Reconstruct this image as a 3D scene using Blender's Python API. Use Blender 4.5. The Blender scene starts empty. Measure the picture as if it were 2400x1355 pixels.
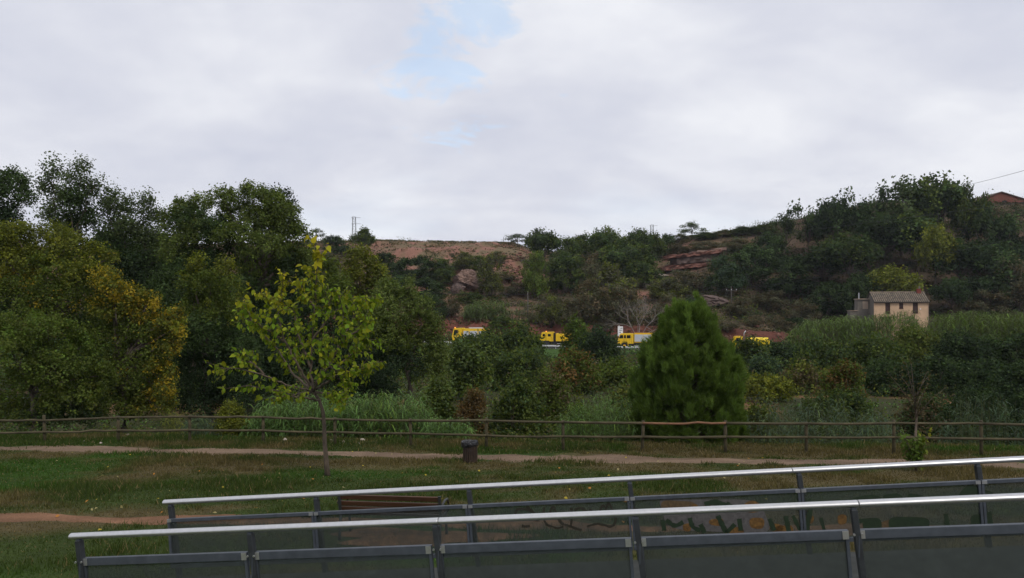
import bpy, math, random
import numpy as np
from mathutils import Vector

# ------------------------------------------------------------------ camera, sky, sun, exposure
SC = bpy.context.scene
COL = SC.collection
F = 1800.0            # focal length in photo pixels (2400 wide)
CX, HY = 1200.0, 740.0  # centre column, horizon row
CZ = 4.35             # eye height above the foot of the rail fence

cd = bpy.data.cameras.new('camera')
cam = bpy.data.objects.new('camera', cd)
COL.objects.link(cam)
cd.sensor_width = 36.0
cd.lens = 36.0 * F / 2400.0
cd.shift_y = (HY - 677.5) / 2400.0
cd.clip_start = 0.1
cd.clip_end = 9000
cam.location = (0, 0, CZ)
cam.rotation_euler = (math.radians(90), 0, 0)
SC.camera = cam

SUN_EL, SUN_AZ = math.radians(48), math.radians(150)   # azimuth clockwise from +Y
world = bpy.data.worlds.new('World')
SC.world = world
world.use_nodes = True


def build_world():
    nt = world.node_tree
    nt.nodes.clear()
    N, L = nt.nodes.new, nt.links.new
    out = N('ShaderNodeOutputWorld')
    bg = N('ShaderNodeBackground')
    bg.inputs['Strength'].default_value = 0.1
    sky = N('ShaderNodeTexSky')
    sky.sky_type = 'NISHITA'
    sky.sun_disc = False
    sky.sun_elevation = SUN_EL
    sky.sun_rotation = SUN_AZ
    tc = N('ShaderNodeTexCoord')
    sep = N('ShaderNodeSeparateXYZ')
    L(tc.outputs['Generated'], sep.inputs[0])

    def m(op, a, b=None, c=None, clamp=False):
        n = N('ShaderNodeMath')
        n.operation = op
        n.use_clamp = clamp
        for i, x in enumerate((a, b, c)):
            if x is None:
                continue
            if isinstance(x, (int, float)):
                n.inputs[i].default_value = x
            else:
                L(x, n.inputs[i])
        return n.outputs[0]
    zz = m('ADD', m('MAXIMUM', sep.outputs[2], 0.0), 0.26)
    u = m('DIVIDE', sep.outputs[0], m('ADD', zz, 0.08))
    v = m('DIVIDE', sep.outputs[1], zz)
    cv = N('ShaderNodeCombineXYZ')
    L(u, cv.inputs[0])
    L(v, cv.inputs[1])

    def noise(scale, detail, rough, dist=0.0, off=(0, 0, 0)):
        mp = N('ShaderNodeMapping')
        mp.inputs['Location'].default_value = off
        L(cv.outputs[0], mp.inputs[0])
        n = N('ShaderNodeTexNoise')
        n.inputs['Scale'].default_value = scale
        n.inputs['Detail'].default_value = detail
        n.inputs['Roughness'].default_value = rough
        n.inputs['Distortion'].default_value = dist
        L(mp.outputs[0], n.inputs['Vector'])
        return n.outputs[0]
    big = noise(1.15, 5, 0.52, 0.3, (1.3, 2.2, 0))
    fine = noise(3.4, 6, 0.55, 0.3, (4.7, 0.4, 0))
    ramp = N('ShaderNodeValToRGB')
    e = ramp.color_ramp.elements
    e[0].position, e[0].color = 0.34, (5.9, 6.2, 7.35, 1)
    e[1].position, e[1].color = 0.61, (8.7, 8.85, 9.35, 1)
    mid = e.new(0.48)
    mid.color = (7.15, 7.35, 8.2, 1)
    mixv = m('ADD', m('MULTIPLY', big, 0.72), m('MULTIPLY', fine, 0.28))
    L(mixv, ramp.inputs[0])
    # a ragged opening in the overcast, up and a little left of the view axis
    dx = m('DIVIDE', sep.outputs[0], m('MAXIMUM', sep.outputs[1], 0.05))
    dz = m('DIVIDE', sep.outputs[2], m('MAXIMUM', sep.outputs[1], 0.05))
    wob = noise(5.0, 6, 0.62, 0.6, (9.1, 3.3, 0))
    g1 = m('POWER', m('DIVIDE', m('ADD', m('ADD', dx, 0.082), m('MULTIPLY', m('SUBTRACT', 0.40, dz), -0.12)), 0.07), 2.0)
    g2 = m('POWER', m('DIVIDE', m('SUBTRACT', dz, 0.40), 0.105), 2.0)
    gap = m('SUBTRACT', 1.0, m('SQRT', m('ADD', g1, g2)))
    gap = m('ADD', gap, m('MULTIPLY', m('SUBTRACT', wob, 0.5), 7.0))
    hole = m('MULTIPLY', m('MULTIPLY', gap, 1.5, clamp=True), 0.42, clamp=True)
    front = m('GREATER_THAN', sep.outputs[1], 0.1)
    hole = m('MULTIPLY', hole, front)
    # thinner veil elsewhere, blue shimmering through at high places
    thin = m('MULTIPLY', m('SUBTRACT', noise(0.9, 4, 0.5, 0.4, (7.7, 8.1, 0)), 0.60), 2.0, clamp=True)
    fac = m('MAXIMUM', hole, m('MULTIPLY', thin, 0.35))
    mix = N('ShaderNodeMix')
    mix.data_type = 'RGBA'
    L(fac, mix.inputs[0])
    L(ramp.outputs[0], mix.inputs[6])
    sc = N('ShaderNodeVectorMath')
    sc.operation = 'MULTIPLY_ADD'
    L(sky.outputs[0], sc.inputs[0])
    sc.inputs[1].default_value = (1.6, 1.6, 1.6)
    sc.inputs[2].default_value = (1.6, 2.6, 3.2)
    L(sc.outputs[0], mix.inputs[7])
    L(mix.outputs[2], bg.inputs['Color'])
    L(bg.outputs[0], out.inputs['Surface'])


build_world()
sl = bpy.data.lights.new('sun', 'SUN')
sl.energy = 1.4
sl.angle = math.radians(12)
sl.color = (1.0, 0.94, 0.84)
sun = bpy.data.objects.new('sun', sl)
COL.objects.link(sun)
sd = Vector((math.sin(SUN_AZ) * math.cos(SUN_EL), math.cos(SUN_AZ) * math.cos(SUN_EL), math.sin(SUN_EL)))
sun.rotation_euler = (-sd).to_track_quat('-Z', 'Y').to_euler()
sun.location = sd * 60
SC.view_settings.view_transform = 'Standard'
SC.view_settings.look = 'None'
SC.view_settings.exposure = 0.0
SC.view_settings.gamma = 1.0
SC.view_settings.use_curve_mapping = False
SC.cycles.max_bounces = 8
SC.cycles.transparent_max_bounces = 16
SC.cycles.use_denoising = True

RNG = np.random.default_rng(11)
random.seed(5)


# ------------------------------------------------------------------ numeric helpers
def P(px, py, Y):
    """world point seen at a photo pixel, Y metres in front of the eye"""
    return Vector(((px - CX) / F * Y, Y, CZ + (HY - py) / F * Y))


def _hash(ix, iy, s):
    h = (ix.astype(np.int64) * 374761393 + iy.astype(np.int64) * 668265263 + s * 974634777) & 0x7fffffff
    h = ((h ^ (h >> 13)) * 1274126177) & 0x7fffffff
    return ((h ^ (h >> 16)) & 0xffff) / 65535.0


def vn(x, y, s=0):
    x, y = np.asarray(x, float), np.asarray(y, float)
    ix, iy = np.floor(x), np.floor(y)
    fx, fy = x - ix, y - iy
    fx, fy = fx * fx * (3 - 2 * fx), fy * fy * (3 - 2 * fy)
    a, b = _hash(ix, iy, s), _hash(ix + 1, iy, s)
    c, d = _hash(ix, iy + 1, s), _hash(ix + 1, iy + 1, s)
    return (a * (1 - fx) + b * fx) * (1 - fy) + (c * (1 - fx) + d * fx) * fy


def fbm(x, y, s=0, o=4):
    t, a, n = 0, 0.5, 0
    for i in range(o):
        t = t + a * vn(x * 2 ** i, y * 2 ** i, s + i * 17)
        n += a
        a *= 0.5
    return t / n


def sst(a, b, x):
    t = np.clip((x - a) / (b - a), 0, 1)
    return t * t * (3 - 2 * t)


CRX = [-400, -160, -60, -40, 0, 8, 20, 46, 55, 72, 90, 105, 120, 150, 400]
CRZ = [24, 26.5, 27.2, 27.6, 27.0, 25.5, 25.0, 26.0, 29.0, 31.0, 33.5, 36.5, 36.5, 36, 36]
CRY = [245, 245, 240, 238, 240, 250, 256, 250, 240, 236, 225, 218, 216, 216, 216]


def road_y(X):
    return 146.5 - 0.17 * (X + 2)


def road_z(X):
    return np.interp(X, [-400, -40, -12, 7, 24, 42, 70, 400], [-0.6, -0.7, -1.15, -1.7, -1.9, -2.4, -2.6, -2.6])


def fence_y(X):
    return np.interp(X, [-60, -17, -3, 14.5, 60], [31.5, 27.2, 25.4, 23.6, 19.5])


def HT(X, Y):
    """terrain height"""
    X, Y = np.asarray(X, float), np.asarray(Y, float)
    near = np.where(Y > 8, 0.05 * (25 - Y), 0.85 + 1.9 * sst(8, 0, Y))
    near = near + 0.035 * (fbm(X * 0.6, Y * 0.6, 3, 3) - 0.5)
    edge = fence_y(X) + 1.6
    d = Y - edge
    bank = near - 2.7 * sst(0, 11, d)
    z = np.where(d > 0, bank, near)
    field = -2.0 - 0.9 * sst(60, 110, Y) + 0.3 * (fbm(X * 0.1, Y * 0.1, 8, 3) - 0.5)
    z = np.where(Y > 30, z * (1 - sst(44, 58, Y)) + field * sst(44, 58, Y), z)
    ry, rz = road_y(X), road_z(X)
    z = z * (1 - sst(-12, -4.2, Y - ry)) + rz * sst(-12, -4.2, Y - ry)
    # cut bank, then the hillside
    bd = Y - ry - 4.6
    bank_h = 4.4 + 1.4 * (fbm(X * 0.09, Y * 0.02, 21, 3) - 0.5)
    bank_h = np.interp(X, [-400, 40, 52, 62, 400], [1, 1, 0.8, 0.35, 0.35]) * bank_h
    yb0 = 0.5 + 3.0 * (fbm(X * 0.13, X * 0 + 3, 5, 3) - 0.3)
    bh = rz + bank_h * sst(0, 1, (bd - yb0) / 5.5)
    yc = np.interp(X, CRX, CRY)
    zc = np.interp(X, CRX, CRZ)
    yf = ry + 11.0 + np.interp(X, [-400, 48, 56, 70, 400], [0, 0, 8, 10, 8])
    s = np.clip((Y - yf) / (yc - yf), 0, 1)
    prof = s * 0.62 + 0.38 * sst(0.0, 1.0, s)
    amp = np.sin(np.pi * np.clip(s, 0, 1)) * 0.8 + 0.2
    hill = (zc - (rz + bank_h)) * prof
    n1 = (fbm(X * 0.035, Y * 0.035, 31, 4) - 0.5) * 7.0 * amp
    n2 = (fbm(X * 0.16, Y * 0.16, 41, 4) - 0.5) * 1.8
    step = np.abs(fbm(X * 0.05, Y * 0.11, 51, 3) - 0.5) * -3.0 * amp
    hs = sst(0, 6, Y - yf + 2)
    bump = hs * (n1 + n2 + step) * (1 - 0.75 * sst(0.88, 1.0, s))
    zz = np.where(Y > yf, bh + hill + bump, bh)
    z = np.where(bd > 0, zz, z)
    far = sst(0, 1500, Y - yc - 60)
    return np.where(Y > yc + 60, z * (1 - far) + 10 * far, z)


def gz(X, Y):
    return float(HT(np.array([X]), np.array([Y]))[0])


def ground_hit(px, py, y0=148.0, y1=330.0):
    """first terrain point on the sight line through a photo pixel"""
    ys = np.arange(y0, y1, 0.25)
    xs = (px - CX) / F * ys
    zs = CZ + (HY - py) / F * ys
    hit = np.nonzero(zs <= HT(xs, ys))[0]
    if len(hit) == 0:
        yc = float(np.interp((px - CX) / F * 235, CRX, CRY))
        return Vector(((px - CX) / F * yc, yc, gz((px - CX) / F * yc, yc)))
    i = hit[0]
    return Vector((xs[i], ys[i], float(HT(xs[i:i + 1], ys[i:i + 1])[0])))


# ------------------------------------------------------------------ materials
MATS = {}


def principled(name):
    m = bpy.data.materials.new(name)
    m.use_nodes = True
    nt = m.node_tree
    b = nt.nodes['Principled BSDF']
    return m, nt, b


def mat(name, color, rough=0.6, metal=0.0, var=0.25, scale=6.0, bump=0.0, spec=0.4, detail=6, dark=None, emit=None, stretch=None):
    if name in MATS:
        return MATS[name]
    m, nt, b = principled(name)
    N, L = nt.nodes.new, nt.links.new
    tc = N('ShaderNodeTexCoord')
    src = tc.outputs['Object']
    if stretch:
        mp = N('ShaderNodeMapping')
        mp.inputs['Scale'].default_value = stretch
        L(src, mp.inputs[0])
        src = mp.outputs[0]
    n = N('ShaderNodeTexNoise')
    n.inputs['Scale'].default_value = scale
    n.inputs['Detail'].default_value = detail
    n.inputs['Roughness'].default_value = 0.62
    L(src, n.inputs['Vector'])
    r = N('ShaderNodeValToRGB')
    c0 = dark if dark else tuple(c * (1 - var) for c in color)
    c1 = tuple(min(1, c * (1 + var)) for c in color)
    r.color_ramp.elements[0].position = 0.3
    r.color_ramp.elements[1].position = 0.7
    r.color_ramp.elements[0].color = (*c0, 1)
    r.color_ramp.elements[1].color = (*c1, 1)
    L(n.outputs[0], r.inputs[0])
    L(r.outputs[0], b.inputs['Base Color'])
    b.inputs['Roughness'].default_value = rough
    b.inputs['Metallic'].default_value = metal
    b.inputs['Specular IOR Level'].default_value = spec
    if bump:
        bp = N('ShaderNodeBump')
        bp.inputs['Strength'].default_value = bump
        bp.inputs['Distance'].default_value = 0.02
        L(n.outputs[0], bp.inputs['Height'])
        L(bp.outputs[0], b.inputs['Normal'])
    if emit:
        b.inputs['Emission Color'].default_value = (*emit[:3], 1)
        b.inputs['Emission Strength'].default_value = emit[3]
    MATS[name] = m
    return m


def attr_mat(name, rough=0.6, transl=0.0, fine=None, spec=0.25, objvar=0.0, bump=0.0):
    m, nt, b = principled(name)
    N, L = nt.nodes.new, nt.links.new
    a = N('ShaderNodeAttribute')
    a.attribute_name = 'col'
    c = a.outputs['Color']
    if fine:
        tc = N('ShaderNodeTexCoord')
        prev = None
        for sc_, amt in fine:
            n = N('ShaderNodeTexNoise')
            n.inputs['Scale'].default_value = sc_
            n.inputs['Detail'].default_value = 5
            n.inputs['Roughness'].default_value = 0.65
            L(tc.outputs['Object'], n.inputs['Vector'])
            mr = N('ShaderNodeMapRange')
            mr.inputs[1].default_value, mr.inputs[2].default_value = 0.3, 0.7
            mr.inputs[3].default_value, mr.inputs[4].default_value = 1 - amt, 1 + amt
            L(n.outputs[0], mr.inputs[0])
            vm = N('ShaderNodeVectorMath')
            vm.operation = 'SCALE'
            L(c, vm.inputs[0])
            L(mr.outputs[0], vm.inputs['Scale'])
            c = vm.outputs[0]
            prev = n.outputs[0]
        if bump:
            bp = N('ShaderNodeBump')
            bp.inputs['Strength'].default_value = bump
            bp.inputs['Distance'].default_value = 0.05
            L(prev, bp.inputs['Height'])
            L(bp.outputs[0], b.inputs['Normal'])
    if objvar:
        oi = N('ShaderNodeObjectInfo')
        mr = N('ShaderNodeMapRange')
        mr.inputs[3].default_value, mr.inputs[4].default_value = 1 - objvar, 1 + objvar
        L(oi.outputs['Random'], mr.inputs[0])
        vm = N('ShaderNodeVectorMath')
        vm.operation = 'SCALE'
        L(c, vm.inputs[0])
        L(mr.outputs[0], vm.inputs['Scale'])
        c = vm.outputs[0]
    L(c, b.inputs['Base Color'])
    b.inputs['Roughness'].default_value = rough
    b.inputs['Specular IOR Level'].default_value = spec
    if transl:
        t = N('ShaderNodeBsdfTranslucent')
        vm = N('ShaderNodeVectorMath')
        vm.operation = 'MULTIPLY'
        L(c, vm.inputs[0])
        vm.inputs[1].default_value = (1.15, 1.2, 0.7)
        L(vm.outputs[0], t.inputs['Color'])
        mx = N('ShaderNodeMixShader')
        mx.inputs[0].default_value = transl
        L(b.outputs[0], mx.inputs[1])
        L(t.outputs[0], mx.inputs[2])
        out = [n for n in nt.nodes if n.type == 'OUTPUT_MATERIAL'][0]
        L(mx.outputs[0], out.inputs['Surface'])
    return m


M_LEAF = attr_mat('leaf', 0.7, 0.38, objvar=0.0, spec=0.12)
M_HILL_LEAF = attr_mat('hill_leaf', 0.75, 0.3, objvar=0.22, spec=0.1)
M_GLOSSY_LEAF = attr_mat('glossy_leaf', 0.55, 0.34, spec=0.14)
M_GROUND = attr_mat('ground', 0.95, fine=[(1.6, 0.22), (11.0, 0.32)], spec=0.1, bump=0.6)
M_DIRT = attr_mat('dirt', 0.95, fine=[(3.0, 0.15), (28.0, 0.30)], spec=0.1, bump=0.8)
M_ROCK = mat('rock', (0.19, 0.125, 0.10), 0.9, var=0.45, scale=0.9, bump=0.9, spec=0.2, detail=10)
M_REDROCK = mat('red_rock', (0.165, 0.078, 0.060), 0.95, var=0.5, scale=1.1, bump=0.9, spec=0.15, detail=10)
M_DARKROCK = mat('dark_rock', (0.12, 0.085, 0.075), 0.9, var=0.4, scale=1.2, bump=0.8, spec=0.2, detail=9)
M_STONE = mat('pale_stone', (0.42, 0.36, 0.30), 0.9, var=0.25, scale=9)
M_BARK = mat('bark', (0.085, 0.065, 0.05), 0.9, var=0.5, scale=9, bump=0.8, stretch=(1, 1, 0.25))
M_PALEBARK = mat('pale_bark', (0.095, 0.072, 0.052), 0.9, var=0.55, scale=16, bump=0.8, stretch=(1, 1, 0.35))
M_GREYWOOD = mat('grey_bare_wood', (0.24, 0.21, 0.19), 0.9, var=0.25, scale=4)
M_FENCE = mat('weathered_fence_wood', (0.070, 0.058, 0.030), 0.88, var=0.5, scale=5, bump=0.5, stretch=(0.35, 0.35, 1.0))
M_FENCEPOST = mat('weathered_post_wood', (0.060, 0.050, 0.025), 0.88, var=0.5, scale=6, bump=0.5)
M_FRESHWOOD = mat('fresh_rail_wood', (0.19, 0.095, 0.050), 0.8, var=0.25, scale=5, bump=0.3)
M_STEEL = mat('brushed_aluminium', (0.60, 0.60, 0.60), 0.38, metal=0.85, var=0.08, scale=20, spec=0.5)
M_POST = mat('dark_railing_paint', (0.028, 0.032, 0.036), 0.5, var=0.35, scale=14, spec=0.45)
M_FRAME = mat('grey_frame_metal', (0.075, 0.087, 0.105), 0.5, metal=0.3, var=0.22, scale=9, spec=0.45)
M_BOLT = mat('bolt_metal', (0.6, 0.6, 0.6), 0.35, metal=0.9, var=0.1)
M_CONCRETE = mat('ramp_concrete', (0.045, 0.048, 0.046), 0.9, var=0.3, scale=5, bump=0.3)
M_BENCHWOOD = mat('dark_bench_wood', (0.060, 0.026, 0.013), 0.55, var=0.4, scale=5, stretch=(0.4, 3, 3))
M_BENCHIRON = mat('bench_iron', (0.05, 0.052, 0.055), 0.5, metal=0.3, var=0.3, scale=20)
M_BINWOOD = mat('dark_bin_slat', (0.042, 0.027, 0.019), 0.5, var=0.45, scale=8)
M_BAG = mat('black_bag', (0.010, 0.010, 0.012), 0.32, var=0.2, scale=20, bump=0.6, spec=0.6)
M_BIN = mat('bin_inside', (0.02, 0.016, 0.014), 0.8)
M_ASPHALT = mat('asphalt', (0.055, 0.055, 0.057), 0.9, var=0.25, scale=3)
M_LINE = mat('road_paint', (0.7, 0.7, 0.68), 0.7, var=0.1)
M_GALV = mat('galvanised', (0.62, 0.62, 0.63), 0.45, metal=0.3, var=0.12, scale=2)
M_YELLOW = mat('truck_yellow', (0.80, 0.50, 0.012), 0.38, var=0.06, scale=1.5, spec=0.5)
M_YELLOW2 = mat('truck_tank_yellow', (0.85, 0.60, 0.008), 0.38, var=0.05, scale=1.5, spec=0.5)
M_TYRE = mat('tyre', (0.018, 0.018, 0.019), 0.85, var=0.3)
M_RIM = mat('yellow_rim', (0.62, 0.36, 0.02), 0.5, var=0.2)
M_DARKRIM = mat('dark_rim', (0.035, 0.035, 0.036), 0.6)
M_GLASS = mat('vehicle_glass', (0.012, 0.014, 0.014), 0.12, var=0.1, spec=0.6)
M_CHASSIS = mat('chassis', (0.02, 0.018, 0.018), 0.8)
M_SHUTTER = mat('roller_shutter', (0.58, 0.60, 0.64), 0.45, metal=0.2, var=0.05)
M_RED = mat('bumper_red', (0.16, 0.02, 0.015), 0.5)
M_BEACON = mat('beacon_lit', (0.9, 0.28, 0.03), 0.3, emit=(1.0, 0.32, 0.05, 1.6))
M_WHITE = mat('white_board', (0.8, 0.8, 0.8), 0.5, var=0.04)
M_PRINT = mat('sign_print', (0.08, 0.09, 0.11), 0.7)
M_PLASTER = mat('peach_plaster', (0.56, 0.385, 0.25), 0.92, var=0.16, scale=0.55, detail=10)
M_GREYWALL = mat('grey_wall', (0.15, 0.135, 0.115), 0.95, var=0.2, scale=0.9, detail=8)
M_TILE = mat('roof_tile', (0.20, 0.155, 0.11), 0.9, var=0.5, scale=1.4, detail=8, dark=(0.07, 0.065, 0.055))
M_TILEGAP = mat('roof_tile_valley', (0.04, 0.034, 0.03), 0.95)
M_SHUT = mat('brown_shutter', (0.05, 0.022, 0.018), 0.6, var=0.25, scale=3)
M_BRICK = mat('brick_chimney', (0.17, 0.04, 0.03), 0.9, var=0.3, scale=5)
M_WAREHOUSE = mat('rust_red_wall', (0.16, 0.055, 0.04), 0.9, var=0.2, scale=0.5)
M_CREAM = mat('cream_wall', (0.36, 0.28, 0.21), 0.9, var=0.1)
M_POLE = mat('pole_wood', (0.10, 0.09, 0.08), 0.9, var=0.3, scale=3)
M_PYLON = mat('pylon_steel', (0.20, 0.21, 0.22), 0.6, metal=0.3)
M_CABLE = mat('cable', (0.035, 0.037, 0.04), 0.7)
M_GRAF_DARK = mat('spray_dark', (0.022, 0.020, 0.012), 0.7, var=0.3, scale=30)
M_GRAF_GREEN = mat('spray_green', (0.012, 0.026, 0.010), 0.7, var=0.35, scale=25)
M_GRAF_ORANGE = mat('spray_orange', (0.125, 0.064, 0.015), 0.7, var=0.6, scale=25)
M_GRAF_GREY = mat('spray_grey', (0.085, 0.080, 0.078), 0.7, var=0.3, scale=25)
M_GRAF_BROWN = mat('spray_brown', (0.085, 0.055, 0.025), 0.7, var=0.45, scale=40)
M_GRAF_WHITE = mat('spray_white', (0.20, 0.20, 0.19), 0.7, var=0.3, scale=40)
M_FLOWER = mat('yellow_blossom', (0.75, 0.55, 0.08), 0.6)


def panel_material():
    m, nt, b = principled('translucent_screen')
    N, L = nt.nodes.new, nt.links.new
    out = [n for n in nt.nodes if n.type == 'OUTPUT_MATERIAL'][0]
    tc = N('ShaderNodeTexCoord')
    n = N('ShaderNodeTexNoise')
    n.inputs['Scale'].default_value = 7.0
    n.inputs['Detail'].default_value = 12
    n.inputs['Roughness'].default_value = 0.7
    L(tc.outputs['Object'], n.inputs['Vector'])
    mr = N('ShaderNodeMapRange')
    mr.inputs[1].default_value, mr.inputs[2].default_value = 0.3, 0.7
    mr.inputs[3].default_value, mr.inputs[4].default_value = 0.36, 0.62
    L(n.outputs[0], mr.inputs[0])
    b.inputs['Base Color'].default_value = (0.055, 0.064, 0.062, 1)
    b.inputs['Roughness'].default_value = 0.45
    b.inputs['Specular IOR Level'].default_value = 0.22
    t = N('ShaderNodeBsdfTransparent')
    t.inputs['Color'].default_value = (0.92, 0.96, 0.93, 1)
    mx = N('ShaderNodeMixShader')
    L(mr.outputs[0], mx.inputs[0])
    L(t.outputs[0], mx.inputs[1])
    L(b.outputs[0], mx.inputs[2])
    L(mx.outputs[0], out.inputs['Surface'])
    return m


M_PANEL = panel_material()


# ------------------------------------------------------------------ object helpers
def tag(o, label=None, cat=None, group=None, kind=None):
    if label:
        o['label'] = label
    if cat:
        o['category'] = cat
    if group:
        o['group'] = group
    if kind:
        o['kind'] = kind
    return o


def empty(name, loc=(0, 0, 0), rz=0.0):
    o = bpy.data.objects.new(name, None)
    o.empty_display_size = 0.3
    o.location = loc
    o.rotation_euler = (0, 0, rz)
    COL.objects.link(o)
    return o


def link(name, me, parent=None):
    o = bpy.data.objects.new(name, me)
    COL.objects.link(o)
    if parent is not None:
        o.parent = parent
    return o


def mesh_np(name, V, Fc, material, colors=None, smooth=False):
    V = np.ascontiguousarray(V, np.float32)
    Fc = np.ascontiguousarray(Fc, np.int32)
    me = bpy.data.meshes.new(name)
    n, k = Fc.shape
    me.vertices.add(len(V))
    me.vertices.foreach_set('co', V.ravel())
    me.loops.add(n * k)
    me.loops.foreach_set('vertex_index', Fc.ravel())
    me.polygons.add(n)
    me.polygons.foreach_set('loop_start', np.arange(0, n * k, k, dtype=np.int32))
    if smooth:
        me.polygons.foreach_set('use_smooth', np.ones(n, bool))
    me.update(calc_edges=True)
    if colors is not None:
        a = me.attributes.new('col', 'FLOAT_COLOR', 'POINT')
        c = np.ones((len(V), 4), np.float32)
        c[:, :3] = colors
        a.data.foreach_set('color', c.ravel())
    me.materials.append(material)
    return me


class MB:
    def __init__(self):
        self.v, self.f = [], []

    def add(self, vs, fs):
        o = len(self.v)
        self.v += [tuple(p) for p in vs]
        self.f += [tuple(i + o for i in f) for f in fs]
        return self

    def box(self, c, s, ax=None):
        cx, cy, cz = c
        sx, sy, sz = s[0] / 2, s[1] / 2, s[2] / 2
        pts = []
        for dz in (-1, 1):
            for dx, dy in ((-1, -1), (1, -1), (1, 1), (-1, 1)):
                if ax:
                    p = Vector(c) + ax[0] * dx * sx + ax[1] * dy * sy + ax[2] * dz * sz
                    pts.append(tuple(p))
                else:
                    pts.append((cx + dx * sx, cy + dy * sy, cz + dz * sz))
        return self.add(pts, [(3, 2, 1, 0), (4, 5, 6, 7), (0, 1, 5, 4), (1, 2, 6, 5), (2, 3, 7, 6), (3, 0, 4, 7)])

    def prism(self, prof, y0, y1):
        """profile in x,z extruded along y"""
        n = len(prof)
        vs = [(x, y0, z) for x, z in prof] + [(x, y1, z) for x, z in prof]
        fs = [tuple(range(n)), tuple(range(2 * n - 1, n - 1, -1))]
        fs += [((i + 1) % n, i, i + n, (i + 1) % n + n) for i in range(n)]
        return self.add(vs, fs)

    def tube(self, pts, rads, n=8, caps=True, squash=None):
        pts = [Vector(p) for p in pts]
        if not hasattr(rads, '__len__'):
            rads = [rads] * len(pts)
        vs, fs = [], []
        up = Vector((0, 0, 1))
        for i, p in enumerate(pts):
            d = (pts[min(i + 1, len(pts) - 1)] - pts[max(i - 1, 0)]).normalized()
            a = d.cross(up)
            if a.length < 1e-3:
                a = d.cross(Vector((1, 0, 0)))
            a.normalize()
            b = a.cross(d).normalized()
            for k in range(n):
                t = 2 * math.pi * k / n
                if squash:
                    q = p + a * math.cos(t) * squash[0] + b * math.sin(t) * squash[1]
                else:
                    q = p + (a * math.cos(t) + b * math.sin(t)) * rads[i]
                vs.append(tuple(q))
        for i in range(len(pts) - 1):
            for k in range(n):
                k2 = (k + 1) % n
                fs.append((i * n + k, i * n + k2, (i + 1) * n + k2, (i + 1) * n + k))
        if caps:
            fs.append(tuple(range(n - 1, -1, -1)))
            fs.append(tuple((len(pts) - 1) * n + k for k in range(n)))
        return self.add(vs, fs)

    def mesh(self, name, material, smooth=False, bevel=0):
        me = bpy.data.meshes.new(name)
        me.from_pydata(self.v, [], self.f)
        me.update()
        if smooth:
            me.polygons.foreach_set('use_smooth', np.ones(len(me.polygons), bool))
        me.materials.append(material)
        return me

    def build(self, name, material, parent=None, smooth=False, bevel=0.0):
        o = link(name, self.mesh(name, material, smooth), parent)
        if bevel:
            b = o.modifiers.new('bevel', 'BEVEL')
            b.width = bevel
            b.segments = 2
            b.limit_method = 'ANGLE'
        return o


# ------------------------------------------------------------------ ground
def meadow_color(X, Y):
    n = fbm(X * 0.33 + 3, Y * 0.42, 61, 4)
    n2 = fbm(X * 0.9, Y * 1.2, 71, 3)
    green = np.array([0.040, 0.060, 0.014])
    lush = np.array([0.036, 0.076, 0.012])
    dry = np.array([0.120, 0.082, 0.044])
    w = sst(0.44, 0.62, n * 0.6 + n2 * 0.4 + 0.10 * sst(-4, 10, X) * sst(27, 16, Y) - 0.02)
    l = sst(0.5, 0.7, fbm(X * 0.25 + 9, Y * 0.3, 81, 3))
    g = green + (lush - green) * l[..., None]
    return g * (1 - w[..., None] * 0.68) + dry * (w[..., None] * 0.68), w


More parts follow.
